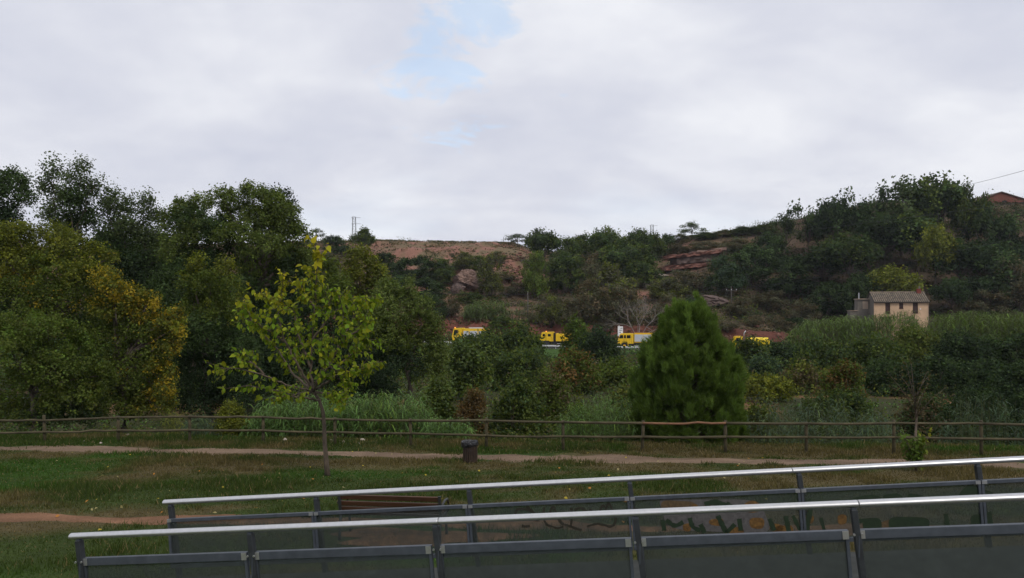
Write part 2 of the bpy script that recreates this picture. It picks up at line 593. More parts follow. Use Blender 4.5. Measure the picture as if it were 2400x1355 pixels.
def build_ground():
    xs = np.unique(np.round(np.concatenate([
        np.arange(-30, 30.01, 0.6), np.arange(-190, -30, 2.2), np.arange(30.5, 240, 2.2),
        [-3000, -1800, -1000, -600, -400, -300, -240, 270, 320, 420, 600, 1000, 1800, 3000]]), 3))
    ys = np.unique(np.round(np.concatenate([
        np.arange(-8, 32, 0.5), np.arange(32, 62, 1.0), np.arange(62, 140, 2.5), np.arange(140, 262, 1.3),
        [-60, -30, -15, 266, 272, 280, 290, 305, 330, 370, 430, 520, 700, 1000, 1500, 2200, 3200]]), 3))
    X, Y = np.meshgrid(xs, ys)
    Z = HT(X, Y)
    nx, ny = len(xs), len(ys)
    V = np.stack([X.ravel(), Y.ravel(), Z.ravel()], 1)
    i = np.arange(nx - 1)
    j = np.arange(ny - 1)
    a = (j[:, None] * nx + i[None, :]).ravel()
    Fc = np.stack([a, a + 1, a + 1 + nx, a + nx], 1)
    x, y, z = V.T
    c, _ = meadow_color(x, y)
    c = c * 0.9
    # rough scrub ground below the fence and in the fields
    scrub = np.array([0.042, 0.046, 0.020])
    w = sst(1.0, 3.5, y - fence_y(x) - 1.0)[:, None]
    c = c * (1 - w) + scrub * w
    soil = np.array([0.20, 0.115, 0.06])
    ws = (sst(0.50, 0.60, fbm(x * 0.12, y * 0.2, 91, 3)) * sst(52, 56, y) * sst(72, 66, y))[:, None]
    c = c * (1 - ws) + soil * ws
    verge = np.array([0.045, 0.085, 0.020])
    d = y - road_y(x)
    wv = (sst(-16, -12, d) * sst(-3, -4, d))[:, None]
    c = c * (1 - wv) + verge * wv
    # hillside: red earth, dry grass, dark litter
    red = np.array([0.165, 0.066, 0.048])
    pinkish = np.array([0.225, 0.115, 0.085])
    drygrass = np.array([0.150, 0.112, 0.066])
    litter = np.array([0.075, 0.056, 0.038])
    n = fbm(x * 0.07, y * 0.07, 101, 4)
    n2 = fbm(x * 0.3, y * 0.22, 111, 4)
    hill = pinkish + (drygrass - pinkish) * sst(0.42, 0.62, n2)[:, None]
    bare = sst(-48, -38, x) * sst(9, 3, x) * sst(185, 200, y)
    wl = sst(0.38, 0.55, n) * (1 - bare)
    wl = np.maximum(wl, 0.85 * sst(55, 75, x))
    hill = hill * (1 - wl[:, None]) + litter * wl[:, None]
    wb = (sst(5, 5.5, d) * sst(15.5, 13, d))[:, None]
    bankc = red * (0.55 + 0.9 * n2[:, None]) * (1 - 0.35 * sst(25, 45, x))[:, None]
    hill = hill * (1 - wb) + bankc * wb
    wh = sst(4.2, 5.2, d)[:, None]
    c = c * (1 - wh) + hill * wh
    me = mesh_np('ground', V, Fc, M_GROUND, c, smooth=True)
    tag(link('ground', me), 'grass meadow falling to a wooded valley and red hillside', 'ground', kind='structure')


build_ground()


def strip(name, label, mid, half, x0, x1, color, lift, seed, rag=0.35):
    xs = np.arange(x0, x1, 0.16)
    rows = 9
    V, C = [], []
    for k in range(rows):
        t = -1 + 2 * k / (rows - 1)
        h = half(xs)
        yy = mid(xs) + t * h + (rag * h * 1.6 * (fbm(xs * 1.3, xs * 0 + (t > 0) * 9 + seed, seed, 4) - 0.5)) * abs(t)
        # edges dip a little below the turf so the worn earth fades out among the blades
        zz = HT(xs, yy) + lift - 0.016 * abs(t) ** 4
        V.append(np.stack([xs, yy, zz], 1))
        nn = fbm(xs * 0.8, yy * 2.2, seed + 4, 4)[:, None]
        C.append(np.array(color) * (0.55 + 0.9 * nn))
    V, C = np.concatenate(V), np.concatenate(C)
    n = len(xs)
    i = np.arange(n - 1)
    Fc = np.concatenate([np.stack([k * n + i, k * n + i + 1, (k + 1) * n + i + 1, (k + 1) * n + i], 1) for k in range(rows - 1)])
    o = link(name, mesh_np(name, V, Fc, M_DIRT, C, smooth=True))
    tag(o, label, 'path', kind='structure')
    return o


def path_mid(X):
    return np.interp(X, [-40, -17, -8, 0, 6, 12, 40], [28.0, 25.2, 24.3, 22.95, 22.3, 21.8, 19]) + 0.12 * np.sin(X * 0.7)


def path_half(X):
    return 0.72 + 0.12 * np.sin(X * 0.45 + 1)


def dirt_mid(X):
    return np.interp(X, [-30, -11, -7, -5, -1, 3, 9, 20], [14.9, 14.55, 14.35, 14.3, 14.0, 13.7, 13.5, 13.2]) + 0.08 * np.sin(X * 1.9)


def dirt_half(X):
    return 0.33 + 0.10 * np.sin(X * 1.1 + 0.5) + 0.10 * np.exp(-((X + 6.6) / 0.7) ** 2)


strip('gravel_path', 'pale gravel path along the wooden rail fence', path_mid, path_half, -38, 34, (0.190, 0.132, 0.090), 0.012, 121, 0.9)
strip('trodden_path', 'trodden orange earth track across the lawn beside the bench', dirt_mid, dirt_half, -26, 20, (0.22, 0.120, 0.070), 0.012, 131, 0.9)


def build_worn_patch():
    """bare earth in front of and under the bench"""
    n = 40
    cx, cy = -1.55, 13.0
    V, C, Fc = [(cx, cy, gz(cx, cy) + 0.026)], [(0.24, 0.13, 0.075)], []
    rings = 6
    for r in range(1, rings + 1):
        for k in range(n):
            a = 2 * math.pi * k / n
            rr = r / rings * (1 + 0.25 * math.sin(3 * a + 1) + 0.12 * math.sin(7 * a))
            x, y = cx + 1.55 * rr * math.cos(a), cy + 0.62 * rr * math.sin(a)
            V.append((x, y, gz(x, y) + 0.026 - (0.02 if r == rings else 0)))
            C.append(tuple(np.array((0.24, 0.13, 0.075)) * random.uniform(0.85, 1.15)))
    tri = [(0, 1 + k, 1 + (k + 1) % n) for k in range(n)]
    quads = []
    for r in range(rings - 1):
        for k in range(n):
            a, b = 1 + r * n + k, 1 + r * n + (k + 1) % n
            quads.append((a, a + n, b + n))
            quads.append((a, b + n, b))
    o = link('worn_earth', mesh_np('worn_earth', np.array(V), np.array(tri + quads), M_DIRT, np.array(C), True))
    tag(o, 'bare worn earth under the slatted bench', 'ground', kind='structure')


build_worn_patch()


def build_road():
    def sweep(off0, off1, lift, m_, name, x0=-120, x1=150, label=None):
        xs = np.arange(x0, x1, 2.0)
        a = np.stack([xs, road_y(xs) + off0, road_z(xs) + lift], 1)
        b = np.stack([xs, road_y(xs) + off1, road_z(xs) + lift], 1)
        n = len(xs)
        i = np.arange(n - 1)
        Fc = np.stack([i, i + 1, i + 1 + n, i + n], 1)
        o = link(name, mesh_np(name, np.concatenate([a, b]), Fc, m_))
        tag(o, label, 'road', kind='structure')
    sweep(-3.7, 4.0, 0.05, M_ASPHALT, 'road', label='asphalt road at the foot of the red hill')
    sweep(-3.4, -3.25, 0.056, M_LINE, 'edge_marking', label='white edge line along the asphalt road')


build_road()


# ------------------------------------------------------------------ grass
def build_grass():
    n = 360000
    Y = np.sqrt(RNG.uniform(10.2 ** 2, 30.5 ** 2, n))
    X = RNG.uniform(-0.74, 0.74, n) * Y
    keep = Y < fence_y(X) + 3.0
    wear_p = 1.35 - np.abs(Y - path_mid(X)) / path_half(X) + 1.3 * (fbm(X * 1.1, Y * 1.6, 7, 4) - 0.5)
    wear_d = 1.35 - np.abs(Y - dirt_mid(X)) / dirt_half(X) + 1.3 * (fbm(X * 1.4, Y * 2.2, 9, 4) - 0.5)
    worn = ((X + 1.55) / 1.6) ** 2 + ((Y - 13.0) / 0.62) ** 2 < 0.9
    sparse = RNG.random(n)
    wear = np.maximum(wear_p, wear_d)
    keep &= sparse > sst(0.05, 0.8, wear) * 0.985
    keep &= ~(worn & (sparse > 0.05))
    c, w = meadow_color(X, Y)
    keep &= ~((w > 0.6) & (sparse > 0.72))
    X, Y, c, w = X[keep], Y[keep], c[keep], w[keep]
    n = len(X)
    Z = HT(X, Y)
    tall = fbm(X * 0.5, Y * 0.5, 23, 3)
    h = RNG.uniform(0.02, 0.07, n) * (0.6 + 1.5 * sst(0.45, 0.68, tall) + 1.6 * sst(0.62, 0.75, fbm(X * 2.2, Y * 2.2, 27, 3)))
    h += (Y > fence_y(X) - 0.25) * RNG.uniform(0, 0.10, n) * (RNG.random(n) < 0.5)
    wd = RNG.uniform(0.006, 0.013, n) * (Y / 16)
    a = RNG.uniform(0, 2 * np.pi, n)
    lean = RNG.uniform(0.1, 0.9, n) * h
    la = RNG.uniform(0, 2 * np.pi, n)
    b = np.stack([X, Y, Z], 1)
    s = np.stack([np.cos(a) * wd, np.sin(a) * wd, np.zeros(n)], 1)
    t = np.stack([np.cos(la) * lean, np.sin(la) * lean, h], 1)
    V = np.stack([b - s, b + s, b + t], 1).reshape(-1, 3)
    Fc = np.arange(3 * n).reshape(n, 3)
    c = c * RNG.uniform(0.7, 1.5, (n, 1)) * np.array([1.1, 1.1, 1.0])
    straw = (RNG.random(n) < 0.06)[:, None]
    c = np.where(straw, np.array([0.24, 0.18, 0.09]) * RNG.uniform(0.7, 1.1, (n, 1)), c)
    o = link('grass', mesh_np('grass', V, Fc, M_LEAF, np.repeat(c, 3, 0)))
    tag(o, 'short patchy green and brown meadow grass', 'grass', kind='stuff')


build_grass()


# ------------------------------------------------------------------ foliage generators
PAL = {
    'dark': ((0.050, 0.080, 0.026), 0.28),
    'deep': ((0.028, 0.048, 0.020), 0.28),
    'mid': ((0.085, 0.114, 0.021), 0.30),
    'fresh': ((0.105, 0.165, 0.028), 0.28),
    'olive': ((0.110, 0.126, 0.022), 0.32),
    'poplar': ((0.072, 0.098, 0.036), 0.30),
    'willow': ((0.105, 0.138, 0.032), 0.30),
    'ygreen': ((0.175, 0.190, 0.024), 0.30),
    'gold': ((0.30, 0.225, 0.020), 0.40),
    'rust': ((0.135, 0.082, 0.026), 0.38),
    'grey': ((0.100, 0.100, 0.058), 0.28),
    'brown': ((0.115, 0.090, 0.048), 0.30),
    'blue': ((0.052, 0.086, 0.046), 0.25),
    'pine': ((0.082, 0.138, 0.026), 0.30),
    'pale': ((0.105, 0.150, 0.052), 0.30),
    'reed': ((0.105, 0.190, 0.048), 0.30),
}


def unit(v):
    return v / np.maximum(np.linalg.norm(v, axis=1, keepdims=True), 1e-9)


def leaf_quads(C, N, size, aspect, rng, droop=0.3):
    """folded rhombic leaves at C with normals N"""
    n = len(C)
    r = rng.normal(size=(n, 3))
    r[:, 2] -= droop
    a = unit(r - (r * N).sum(1, keepdims=True) * N)
    b = np.cross(N, a)
    L = size * rng.uniform(0.7, 1.3, (n, 1))
    W = L * aspect * rng.uniform(0.8, 1.2, (n, 1))
    v0 = C - a * L * 0.5
    v2 = C + a * L * 0.5 - N * L * 0.12
    v1 = C + b * W * 0.5 + N * L * 0.06
    v3 = C - b * W * 0.5 + N * L * 0.06
    V = np.stack([v0, v1, v2, v3], 1).reshape(-1, 3)
    return V, np.arange(4 * n).reshape(n, 4)


def lobe_leaves(lobes, leaf, k, rng, aspect=0.6, droop=0.3, sig=None, shell=0.5):
    """lobes: (cx,cy,cz,rx,ry,rz,colour key, secondary key, secondary share)"""
    Vs, Fs, Cs, off = [], [], [], 0
    for lb in lobes:
        c = np.array(lb[:3])
        r = np.array(lb[3:6])
        area = math.pi * (r[0] * r[2])
        n = max(60, int(k * area / (0.5 * aspect * leaf * leaf)))
        nc = max(8, int(n / 26))
        d = unit(rng.normal(size=(nc, 3)))
        d[:, 2] = np.where(d[:, 2] < -0.5, -d[:, 2], d[:, 2])
        rad = 1.0 - shell * rng.random(nc) ** 1.6
        cc = c + d * rad[:, None] * r
        wt = rng.uniform(0.4, 1.8, nc)
        ids = rng.choice(nc, n, p=wt / wt.sum())
        s = sig if sig else max(leaf * 1.1, 0.13 * r.min())
        # sprays: stretched along the way they grow
        ax = unit(d * 0.7 + np.array([0, 0, 0.7]) + rng.normal(size=(nc, 3)) * 0.3)
        along = np.minimum(np.abs(rng.normal(size=(n, 1))) * 1.35, 2.2) - 0.6
        C = cc[ids] + (np.clip(rng.normal(size=(n, 3)), -1.9, 1.9) * 0.8 + ax[ids] * along) * (s * np.sqrt(wt))[ids][:, None]
        nd = unit(d * 0.6 + np.array([0, 0, 0.55]) + rng.normal(size=(nc, 3)) * 0.45)
        N = unit(nd[ids] + rng.normal(size=(n, 3)) * 0.48)
        V, Fc = leaf_quads(C, N, leaf, aspect, rng, droop)
        base, var = PAL[lb[6]]
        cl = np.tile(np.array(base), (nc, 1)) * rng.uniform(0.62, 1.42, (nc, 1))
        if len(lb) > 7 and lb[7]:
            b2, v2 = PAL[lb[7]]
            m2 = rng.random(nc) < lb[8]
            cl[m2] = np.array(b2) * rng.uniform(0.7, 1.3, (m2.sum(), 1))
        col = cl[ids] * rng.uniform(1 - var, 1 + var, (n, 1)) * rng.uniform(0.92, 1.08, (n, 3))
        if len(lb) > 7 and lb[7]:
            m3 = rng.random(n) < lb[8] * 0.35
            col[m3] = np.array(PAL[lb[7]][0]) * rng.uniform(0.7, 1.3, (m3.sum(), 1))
        Vs.append(V)
        Fs.append(Fc + off)
        off += len(V)
        Cs.append(np.repeat(col, 4, 0))
    return np.concatenate(Vs), np.concatenate(Fs), np.concatenate(Cs)


def limb(mb, p0, p1, r0, r1, rng, n=5, wig=0.06, seg=6):
    p0, p1 = Vector(p0), Vector(p1)
    L = (p1 - p0).length
    pts, rad = [], []
    for i in range(n + 1):
        t = i / n
        p = p0.lerp(p1, t)
        w = L * wig * math.sin(math.pi * t)
        p = p + Vector((rng.normal() * w, rng.normal() * w, 0.10 * L * math.sin(math.pi * t) * 0.5))
        pts.append(p)
        rad.append(r0 + (r1 - r0) * t)
    mb.tube(pts, rad, seg)


def big_tree(name, label, Y, lobes, seed, leaf=None, k=4.2, base_px=None, trunk_r=0.22, cat='tree', group=None,
             aspect=0.6, droop=0.3, material=None, sig=None, shell=0.5, depth=0.9):
    rng = np.random.default_rng(seed)
    leaf = leaf or Y * 0.0031
    bx = base_px if base_px is not None else float(np.mean([l[0] for l in lobes]))
    X = (bx - CX) / F * Y
    base = Vector((X, Y, gz(X, Y)))
    L3 = []
    for l in lobes:
        dy = rng.uniform(-0.5, 0.5) * l[2] / F * Y * 1.2
        p = P(l[0], l[1], Y) - base
        rx, rz = l[2] / F * Y, l[3] / F * Y
        L3.append((p.x, dy, p.z, rx, max(rx, rz) * depth, rz) + tuple(l[4:]))
    V, Fc, C = lobe_leaves(L3, leaf, k, rng, aspect, droop, sig, shell)
    low = V[:, 2] < 0.02
    root = empty(name, base)
    tag(root, label, cat, group)
    link('crown', mesh_np('crown', V, Fc, material or M_LEAF, C), root)
    mb = MB()
    zs = sorted(l[2] for l in L3)
    top = max(L3, key=lambda l: l[2])
    mid = Vector((top[0] * 0.4, 0, max(0.8, zs[len(zs) // 2] * 0.7)))
    limb(mb, (0, 0, -0.3), mid, trunk_r, trunk_r * 0.62, rng, 6, 0.03, 8)
    for l in L3:
        tgt = Vector((l[0], l[1], l[2] + l[5] * 0.2))
        if tgt.z > mid.z * 0.6:
            limb(mb, mid, tgt, trunk_r * 0.45, 0.02, rng, 5, 0.06, 5)
    mb.build('trunk', M_BARK, root, smooth=True)
    return root


# ------------------------------------------------------------------ trees along the river, on the near bank
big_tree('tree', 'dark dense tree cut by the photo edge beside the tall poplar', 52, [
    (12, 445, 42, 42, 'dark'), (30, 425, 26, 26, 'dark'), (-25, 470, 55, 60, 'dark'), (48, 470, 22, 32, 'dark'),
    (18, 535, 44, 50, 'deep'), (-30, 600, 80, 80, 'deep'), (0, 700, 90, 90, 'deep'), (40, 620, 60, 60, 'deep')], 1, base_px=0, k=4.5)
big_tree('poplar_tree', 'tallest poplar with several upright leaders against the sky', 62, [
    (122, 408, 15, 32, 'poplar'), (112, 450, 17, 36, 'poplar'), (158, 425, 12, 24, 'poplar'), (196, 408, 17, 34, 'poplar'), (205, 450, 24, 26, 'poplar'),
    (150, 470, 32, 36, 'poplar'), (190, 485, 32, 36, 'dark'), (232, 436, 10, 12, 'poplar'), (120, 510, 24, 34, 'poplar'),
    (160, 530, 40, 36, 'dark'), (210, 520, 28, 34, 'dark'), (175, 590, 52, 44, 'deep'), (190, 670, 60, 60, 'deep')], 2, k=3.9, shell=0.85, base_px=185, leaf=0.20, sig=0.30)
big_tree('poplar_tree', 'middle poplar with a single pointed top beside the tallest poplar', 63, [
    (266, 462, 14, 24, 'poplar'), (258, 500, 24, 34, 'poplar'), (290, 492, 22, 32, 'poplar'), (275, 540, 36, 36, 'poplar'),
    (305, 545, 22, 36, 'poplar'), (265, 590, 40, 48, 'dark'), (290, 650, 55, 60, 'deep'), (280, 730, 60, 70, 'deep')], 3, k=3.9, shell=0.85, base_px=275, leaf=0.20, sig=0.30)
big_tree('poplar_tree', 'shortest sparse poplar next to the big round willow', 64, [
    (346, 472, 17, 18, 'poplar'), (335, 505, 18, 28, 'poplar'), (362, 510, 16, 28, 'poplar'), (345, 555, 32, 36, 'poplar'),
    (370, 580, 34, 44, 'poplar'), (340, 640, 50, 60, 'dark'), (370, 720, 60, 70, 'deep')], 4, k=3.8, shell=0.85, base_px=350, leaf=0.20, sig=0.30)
big_tree('willow_tree', 'grey green willow with a tapering crown touching the sparse poplar', 57, [
    (430, 492, 30, 24, 'willow'), (462, 480, 26, 22, 'willow'), (412, 530, 28, 40, 'willow'), (455, 530, 44, 36, 'dark'), (480, 560, 44, 44, 'willow'),
    (425, 590, 44, 50, 'willow'), (470, 640, 60, 60, 'dark'), (430, 700, 60, 70, 'dark')], 5, base_px=450, k=5.0)
big_tree('willow_tree', 'largest round willow with layered green foliage', 55, [
    (522, 472, 36, 26, 'willow'), (590, 464, 40, 24, 'willow'), (640, 480, 40, 26, 'willow'), (676, 508, 30, 28, 'willow'), (545, 500, 50, 28, 'willow'),
    (610, 515, 56, 30, 'willow'), (665, 545, 44, 30, 'willow'), (700, 560, 26, 30, 'willow'), (515, 545, 46, 36, 'dark'), (570, 560, 55, 32, 'willow'),
    (635, 590, 60, 34, 'willow'), (695, 610, 36, 34, 'dark'), (725, 610, 18, 26, 'willow'), (530, 610, 60, 42, 'dark'), (600, 640, 66, 40, 'mid'),
    (670, 660, 56, 40, 'dark'), (722, 665, 26, 36, 'dark'), (560, 700, 76, 52, 'dark'), (650, 725, 80, 52, 'deep'), (600, 790, 110, 66, 'deep')], 6, base_px=610, k=5.0, trunk_r=0.4)
big_tree('tree', 'dark narrow tree rising behind the largest willow', 78, [
    (632, 462, 24, 16, 'deep'), (662, 466, 24, 20, 'deep'), (660, 500, 28, 30, 'deep'), (640, 560, 40, 60, 'deep'), (650, 680, 50, 90, 'deep')], 7, base_px=650, k=4.0)
big_tree('tree', 'yellowish olive tree in front of the poplars', 38, [
    (45, 560, 44, 34, 'olive', 'ygreen', 0.30), (105, 558, 48, 32, 'olive', 'ygreen', 0.25), (160, 580, 44, 34, 'olive', 'ygreen', 0.30), (215, 600, 30, 26, 'olive', 'ygreen', 0.3),
    (250, 608, 20, 18, 'olive', 'gold', 0.2), (5, 590, 40, 50, 'olive', 'ygreen', 0.3), (70, 620, 60, 44, 'olive', 'ygreen', 0.25), (140, 640, 66, 46, 'mid', 'ygreen', 0.25),
    (215, 655, 50, 40, 'olive', 'ygreen', 0.25), (78, 642, 22, 14, 'gold'), (20, 660, 40, 24, 'olive', 'gold', 0.4), (60, 710, 90, 56, 'mid', 'gold', 0.04), (160, 720, 80, 60, 'mid', 'gold', 0.05),
    (0, 780, 90, 70, 'dark'), (150, 800, 100, 70, 'dark')], 8, base_px=100, k=4.0, trunk_r=0.25)
big_tree('tree', 'autumn tree with golden foliage in front of the willows', 36, [
    (240, 658, 36, 26, 'olive', 'gold', 0.23), (268, 690, 36, 32, 'olive', 'gold', 0.39), (305, 700, 32, 26, 'olive', 'gold', 0.50), (342, 716, 30, 26, 'olive', 'gold', 0.50),
    (290, 740, 44, 28, 'olive', 'gold', 0.33), (335, 752, 34, 22, 'olive', 'gold', 0.45), (250, 730, 40, 36, 'olive', 'gold', 0.13), (402, 745, 26, 24, 'olive', 'gold', 0.33), (415, 775, 22, 18, 'ygreen', 'gold', 0.26),
    (385, 775, 28, 24, 'olive', 'gold', 0.20), (395, 820, 28, 28, 'olive', 'gold', 0.26), (378, 870, 34, 30, 'olive', 'gold', 0.23), (385, 920, 30, 34, 'olive', 'gold', 0.40),
    (330, 810, 70, 60, 'mid', 'gold', 0.03), (250, 820, 80, 70, 'mid'), (300, 890, 90, 66, 'mid', 'gold', 0.03), (360, 950, 50, 34, 'olive', 'gold', 0.13), (270, 960, 90, 40, 'mid', 'gold', 0.04),
    (200, 900, 80, 80, 'dark')], 9, base_px=300, k=4.0, leaf=0.12, trunk_r=0.2)
big_tree('tree', 'low leafy green tree at the photo edge just behind the rail fence', 33, [
    (35, 765, 60, 32, 'mid', 'fresh', 0.3), (125, 780, 60, 32, 'mid', 'fresh', 0.2), (180, 820, 46, 40, 'mid', 'fresh', 0.2), (60, 830, 80, 50, 'mid', 'fresh', 0.15), (0, 800, 60, 60, 'mid'),
    (150, 870, 70, 46, 'mid', 'fresh', 0.15), (225, 890, 40, 40, 'mid', 'olive', 0.2), (60, 910, 90, 56, 'mid', 'fresh', 0.1), (180, 940, 80, 46, 'mid', 'olive', 0.15), (30, 980, 90, 36, 'mid', 'olive', 0.2), (120, 985, 90, 30, 'dark')], 10,
    base_px=100, k=4.0, leaf=0.115, trunk_r=0.16)
big_tree('tree', 'twin topped green tree with yellow tips between the golden tree and young tree', 43, [
    (462, 622, 20, 26, 'olive', 'ygreen', 0.3), (525, 634, 20, 26, 'olive', 'ygreen', 0.3), (450, 662, 32, 34, 'mid', 'ygreen', 0.1), (500, 672, 36, 36, 'mid', 'ygreen', 0.1), (545, 690, 24, 40, 'mid', 'ygreen', 0.2),
    (470, 720, 50, 46, 'mid'), (525, 740, 50, 46, 'mid', 'ygreen', 0.05), (490, 800, 76, 60, 'dark'), (550, 840, 50, 60, 'dark'), (480, 880, 80, 60, 'deep'), (560, 920, 70, 50, 'deep'), (470, 950, 70, 40, 'deep')], 11, base_px=490, k=4.0)
big_tree('poplar_tree', 'round poplar with yellow green top behind the young tree', 60, [  # lit crown top put into lighter leaf colours
    (838, 606, 28, 20, 'ygreen', 'olive', 0.5), (820, 632, 22, 26, 'ygreen', 'olive', 0.5), (862, 628, 34, 26, 'ygreen', 'olive', 0.6), (893, 645, 20, 28, 'ygreen', 'olive', 0.5), (840, 662, 44, 30, 'olive', 'ygreen', 0.45),
    (885, 680, 32, 34, 'olive', 'mid', 0.4), (835, 710, 48, 40, 'olive'), (890, 730, 44, 44, 'mid'), (850, 790, 70, 60, 'dark'), (900, 840, 60, 60, 'deep')], 12, base_px=855, k=3.8)
big_tree('tree', 'green small leaved tree sloping down towards the first yellow truck', 46, [
    (958, 668, 12, 20, 'willow'), (905, 690, 32, 30, 'willow'), (945, 700, 32, 30, 'willow'), (985, 720, 32, 30, 'willow'), (915, 740, 54, 40, 'willow'), (980, 765, 44, 36, 'willow'),
    (1015, 775, 26, 34, 'willow'), (900, 800, 70, 50, 'mid'), (975, 820, 60, 44, 'willow'), (1025, 830, 26, 40, 'willow'), (920, 860, 80, 50, 'deep'), (1000, 880, 46, 40, 'willow')], 13, base_px=950, k=4.0, material=M_GLOSSY_LEAF)
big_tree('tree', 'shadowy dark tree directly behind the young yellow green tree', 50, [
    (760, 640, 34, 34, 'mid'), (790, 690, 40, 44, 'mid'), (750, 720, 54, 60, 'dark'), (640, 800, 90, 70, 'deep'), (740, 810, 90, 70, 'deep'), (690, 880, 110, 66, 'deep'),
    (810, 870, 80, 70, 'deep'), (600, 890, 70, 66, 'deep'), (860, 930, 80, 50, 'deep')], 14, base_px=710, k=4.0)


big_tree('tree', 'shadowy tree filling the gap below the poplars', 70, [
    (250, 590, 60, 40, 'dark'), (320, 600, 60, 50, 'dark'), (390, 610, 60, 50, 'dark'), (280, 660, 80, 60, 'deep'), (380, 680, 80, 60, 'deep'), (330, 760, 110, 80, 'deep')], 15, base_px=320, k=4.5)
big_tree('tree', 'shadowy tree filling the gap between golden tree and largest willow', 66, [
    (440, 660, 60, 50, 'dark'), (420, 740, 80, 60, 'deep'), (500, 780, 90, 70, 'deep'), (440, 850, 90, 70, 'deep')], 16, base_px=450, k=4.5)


def shrub(name, label, px, top, w, Y, key, seed, key2=None, share=0.0, leaf=None, k=4.0, group=None, cat='shrub', base=None,
          material=None, aspect=0.6, n=9, stems=True, shell=0.55):
    """a bush standing on the ground at Y with its top at a photo row and a width in photo pixels"""
    rng = np.random.default_rng(seed)
    X = (px - CX) / F * Y
    b = Vector((X, Y, gz(X, Y) - 0.05))
    W = w / F * Y
    Hh = P(px, top, Y).z - b.z
    lobes = []
    for i in range(n):
        t = i / max(1, n - 1)
        zc = Hh * (0.16 + 0.66 * t)
        wr = 0.5 * W * math.sqrt(max(0.02, 1 - ((zc / Hh - 0.25) / 0.8) ** 2))
        a = rng.uniform(0, 2 * math.pi)
        rr = max(0.0, wr - 0.23 * W) * rng.uniform(0.7, 1.15)
        rx = W * rng.uniform(0.19, 0.27)
        rz = min(Hh * rng.uniform(0.15, 0.22), rx * 1.4)
        lobes.append((math.cos(a) * rr, math.sin(a) * rr * 0.8, zc, rx, rx, rz, key, key2, share))
    for s_ in (-1, 1):
        lobes.append((s_ * W * 0.28, rng.uniform(-.1, .1) * W, Hh * rng.uniform(0.3, 0.45), W * 0.23, W * 0.23, Hh * 0.22, key, key2, share))
        lobes.append((s_ * W * 0.17, rng.uniform(-.1, .1) * W, Hh * rng.uniform(0.6, 0.7), W * 0.22, W * 0.22, Hh * 0.19, key, key2, share))
    lobes.append((rng.uniform(-.1, .1) * W, -0.2 * W, Hh * 0.2, W * 0.4, W * 0.25, Hh * 0.2, key, key2, share))
    leaf = leaf or max(0.07, Y * 0.0038)
    V, Fc, C = lobe_leaves(lobes, leaf, k, rng, aspect, 0.3, None, shell)
    V[:, 2] = np.maximum(V[:, 2], 0.0)
    root = empty(name, b)
    tag(root, label, cat, group)
    link('foliage', mesh_np('foliage', V, Fc, material or M_LEAF, C), root)
    mb = MB()
    for i in range(4):
        a = rng.uniform(0, 2 * math.pi)
        limb(mb, (0.1 * math.cos(a), 0.1 * math.sin(a), -0.1), (0.22 * W * math.cos(a), 0.22 * W * math.sin(a), Hh * 0.75),
             0.02 + 0.008 * Hh, 0.012, rng, 4, 0.05, 5)
    mb.build('stem', M_BARK, root, smooth=True)
    return root


S = shrub
S('shrub', 'small yellow green shrub behind the rail fence beside the reed bed', 543, 945, 70, 29.5, 'ygreen', 30, 'olive', 0.4, leaf=0.075)
S('shrub', 'broad dark bush hiding the lower half of the first yellow truck', 1130, 796, 130, 104, 'dark', 31, 'mid', 0.3)
S('shrub', 'leafy bush hiding the wheels of the first yellow truck', 1095, 789, 100, 112, 'mid', 131, 'dark', 0.4)
S('shrub', 'pointed bush covering the tail of the first yellow truck', 1148, 777, 62, 114, 'dark', 132, 'mid', 0.4)
S('shrub', 'rounded green bush between the first and second yellow trucks', 1205, 763, 110, 100, 'mid', 32, 'dark', 0.3)
S('shrub', 'low green bush just in front of the second yellow truck nose', 1248, 790, 56, 102, 'mid', 33, 'dark', 0.2)
S('shrub', 'low dark bush under the second yellow truck and guardrail', 1235, 822, 80, 90, 'dark', 133, 'mid', 0.3)
S('shrub', 'pale topped bush against the red bank between the second and third trucks', 1352, 752, 66, 114, 'fresh', 34, 'mid', 0.5)
S('shrub', 'dark rounded bush just before the third yellow truck', 1402, 776, 112, 108, 'deep', 35, 'dark', 0.4)
S('shrub', 'rust tinged bush below the guardrail', 1345, 826, 110, 62, 'rust', 36, 'mid', 0.55)
S('shrub', 'fig bush with large pale leaves below the first truck', 1098, 806, 104, 58, 'mid', 37, 'pale', 0.45, leaf=0.30)
S('shrub', 'wide dark bush in the valley centre under the trucks', 1215, 832, 150, 66, 'dark', 38, 'mid', 0.4)
S('shrub', 'tangled green bush between the rust tinged bush and the pine', 1440, 850, 110, 66, 'mid', 39, 'fresh', 0.25)
S('shrub', 'olive bush with whitish leaves close to the pine', 1462, 900, 80, 42, 'olive', 40, 'pale', 0.3)
S('shrub', 'broad leaved shrub beside the reed bed behind the fence', 1028, 884, 100, 36, 'mid', 42, 'pale', 0.3, leaf=0.16, material=M_GLOSSY_LEAF)
S('shrub', 'dry brown bush behind the litter bin', 1106, 905, 80, 33, 'brown', 43, 'rust', 0.5, leaf=0.09)
s_fl = S('shrub', 'dark glossy shrub dotted with yellow blossoms behind the fence', 1215, 892, 150, 35, 'dark', 44, 'mid', 0.5, leaf=0.15, material=M_GLOSSY_LEAF)
S('shrub', 'olive brown bush rising over the blossoming shrub', 1290, 880, 110, 45, 'brown', 45, 'mid', 0.6)
S('shrub', 'low green bush under the rail between reeds and pine', 1360, 950, 70, 31, 'mid', 46, 'fresh', 0.4, leaf=0.09)


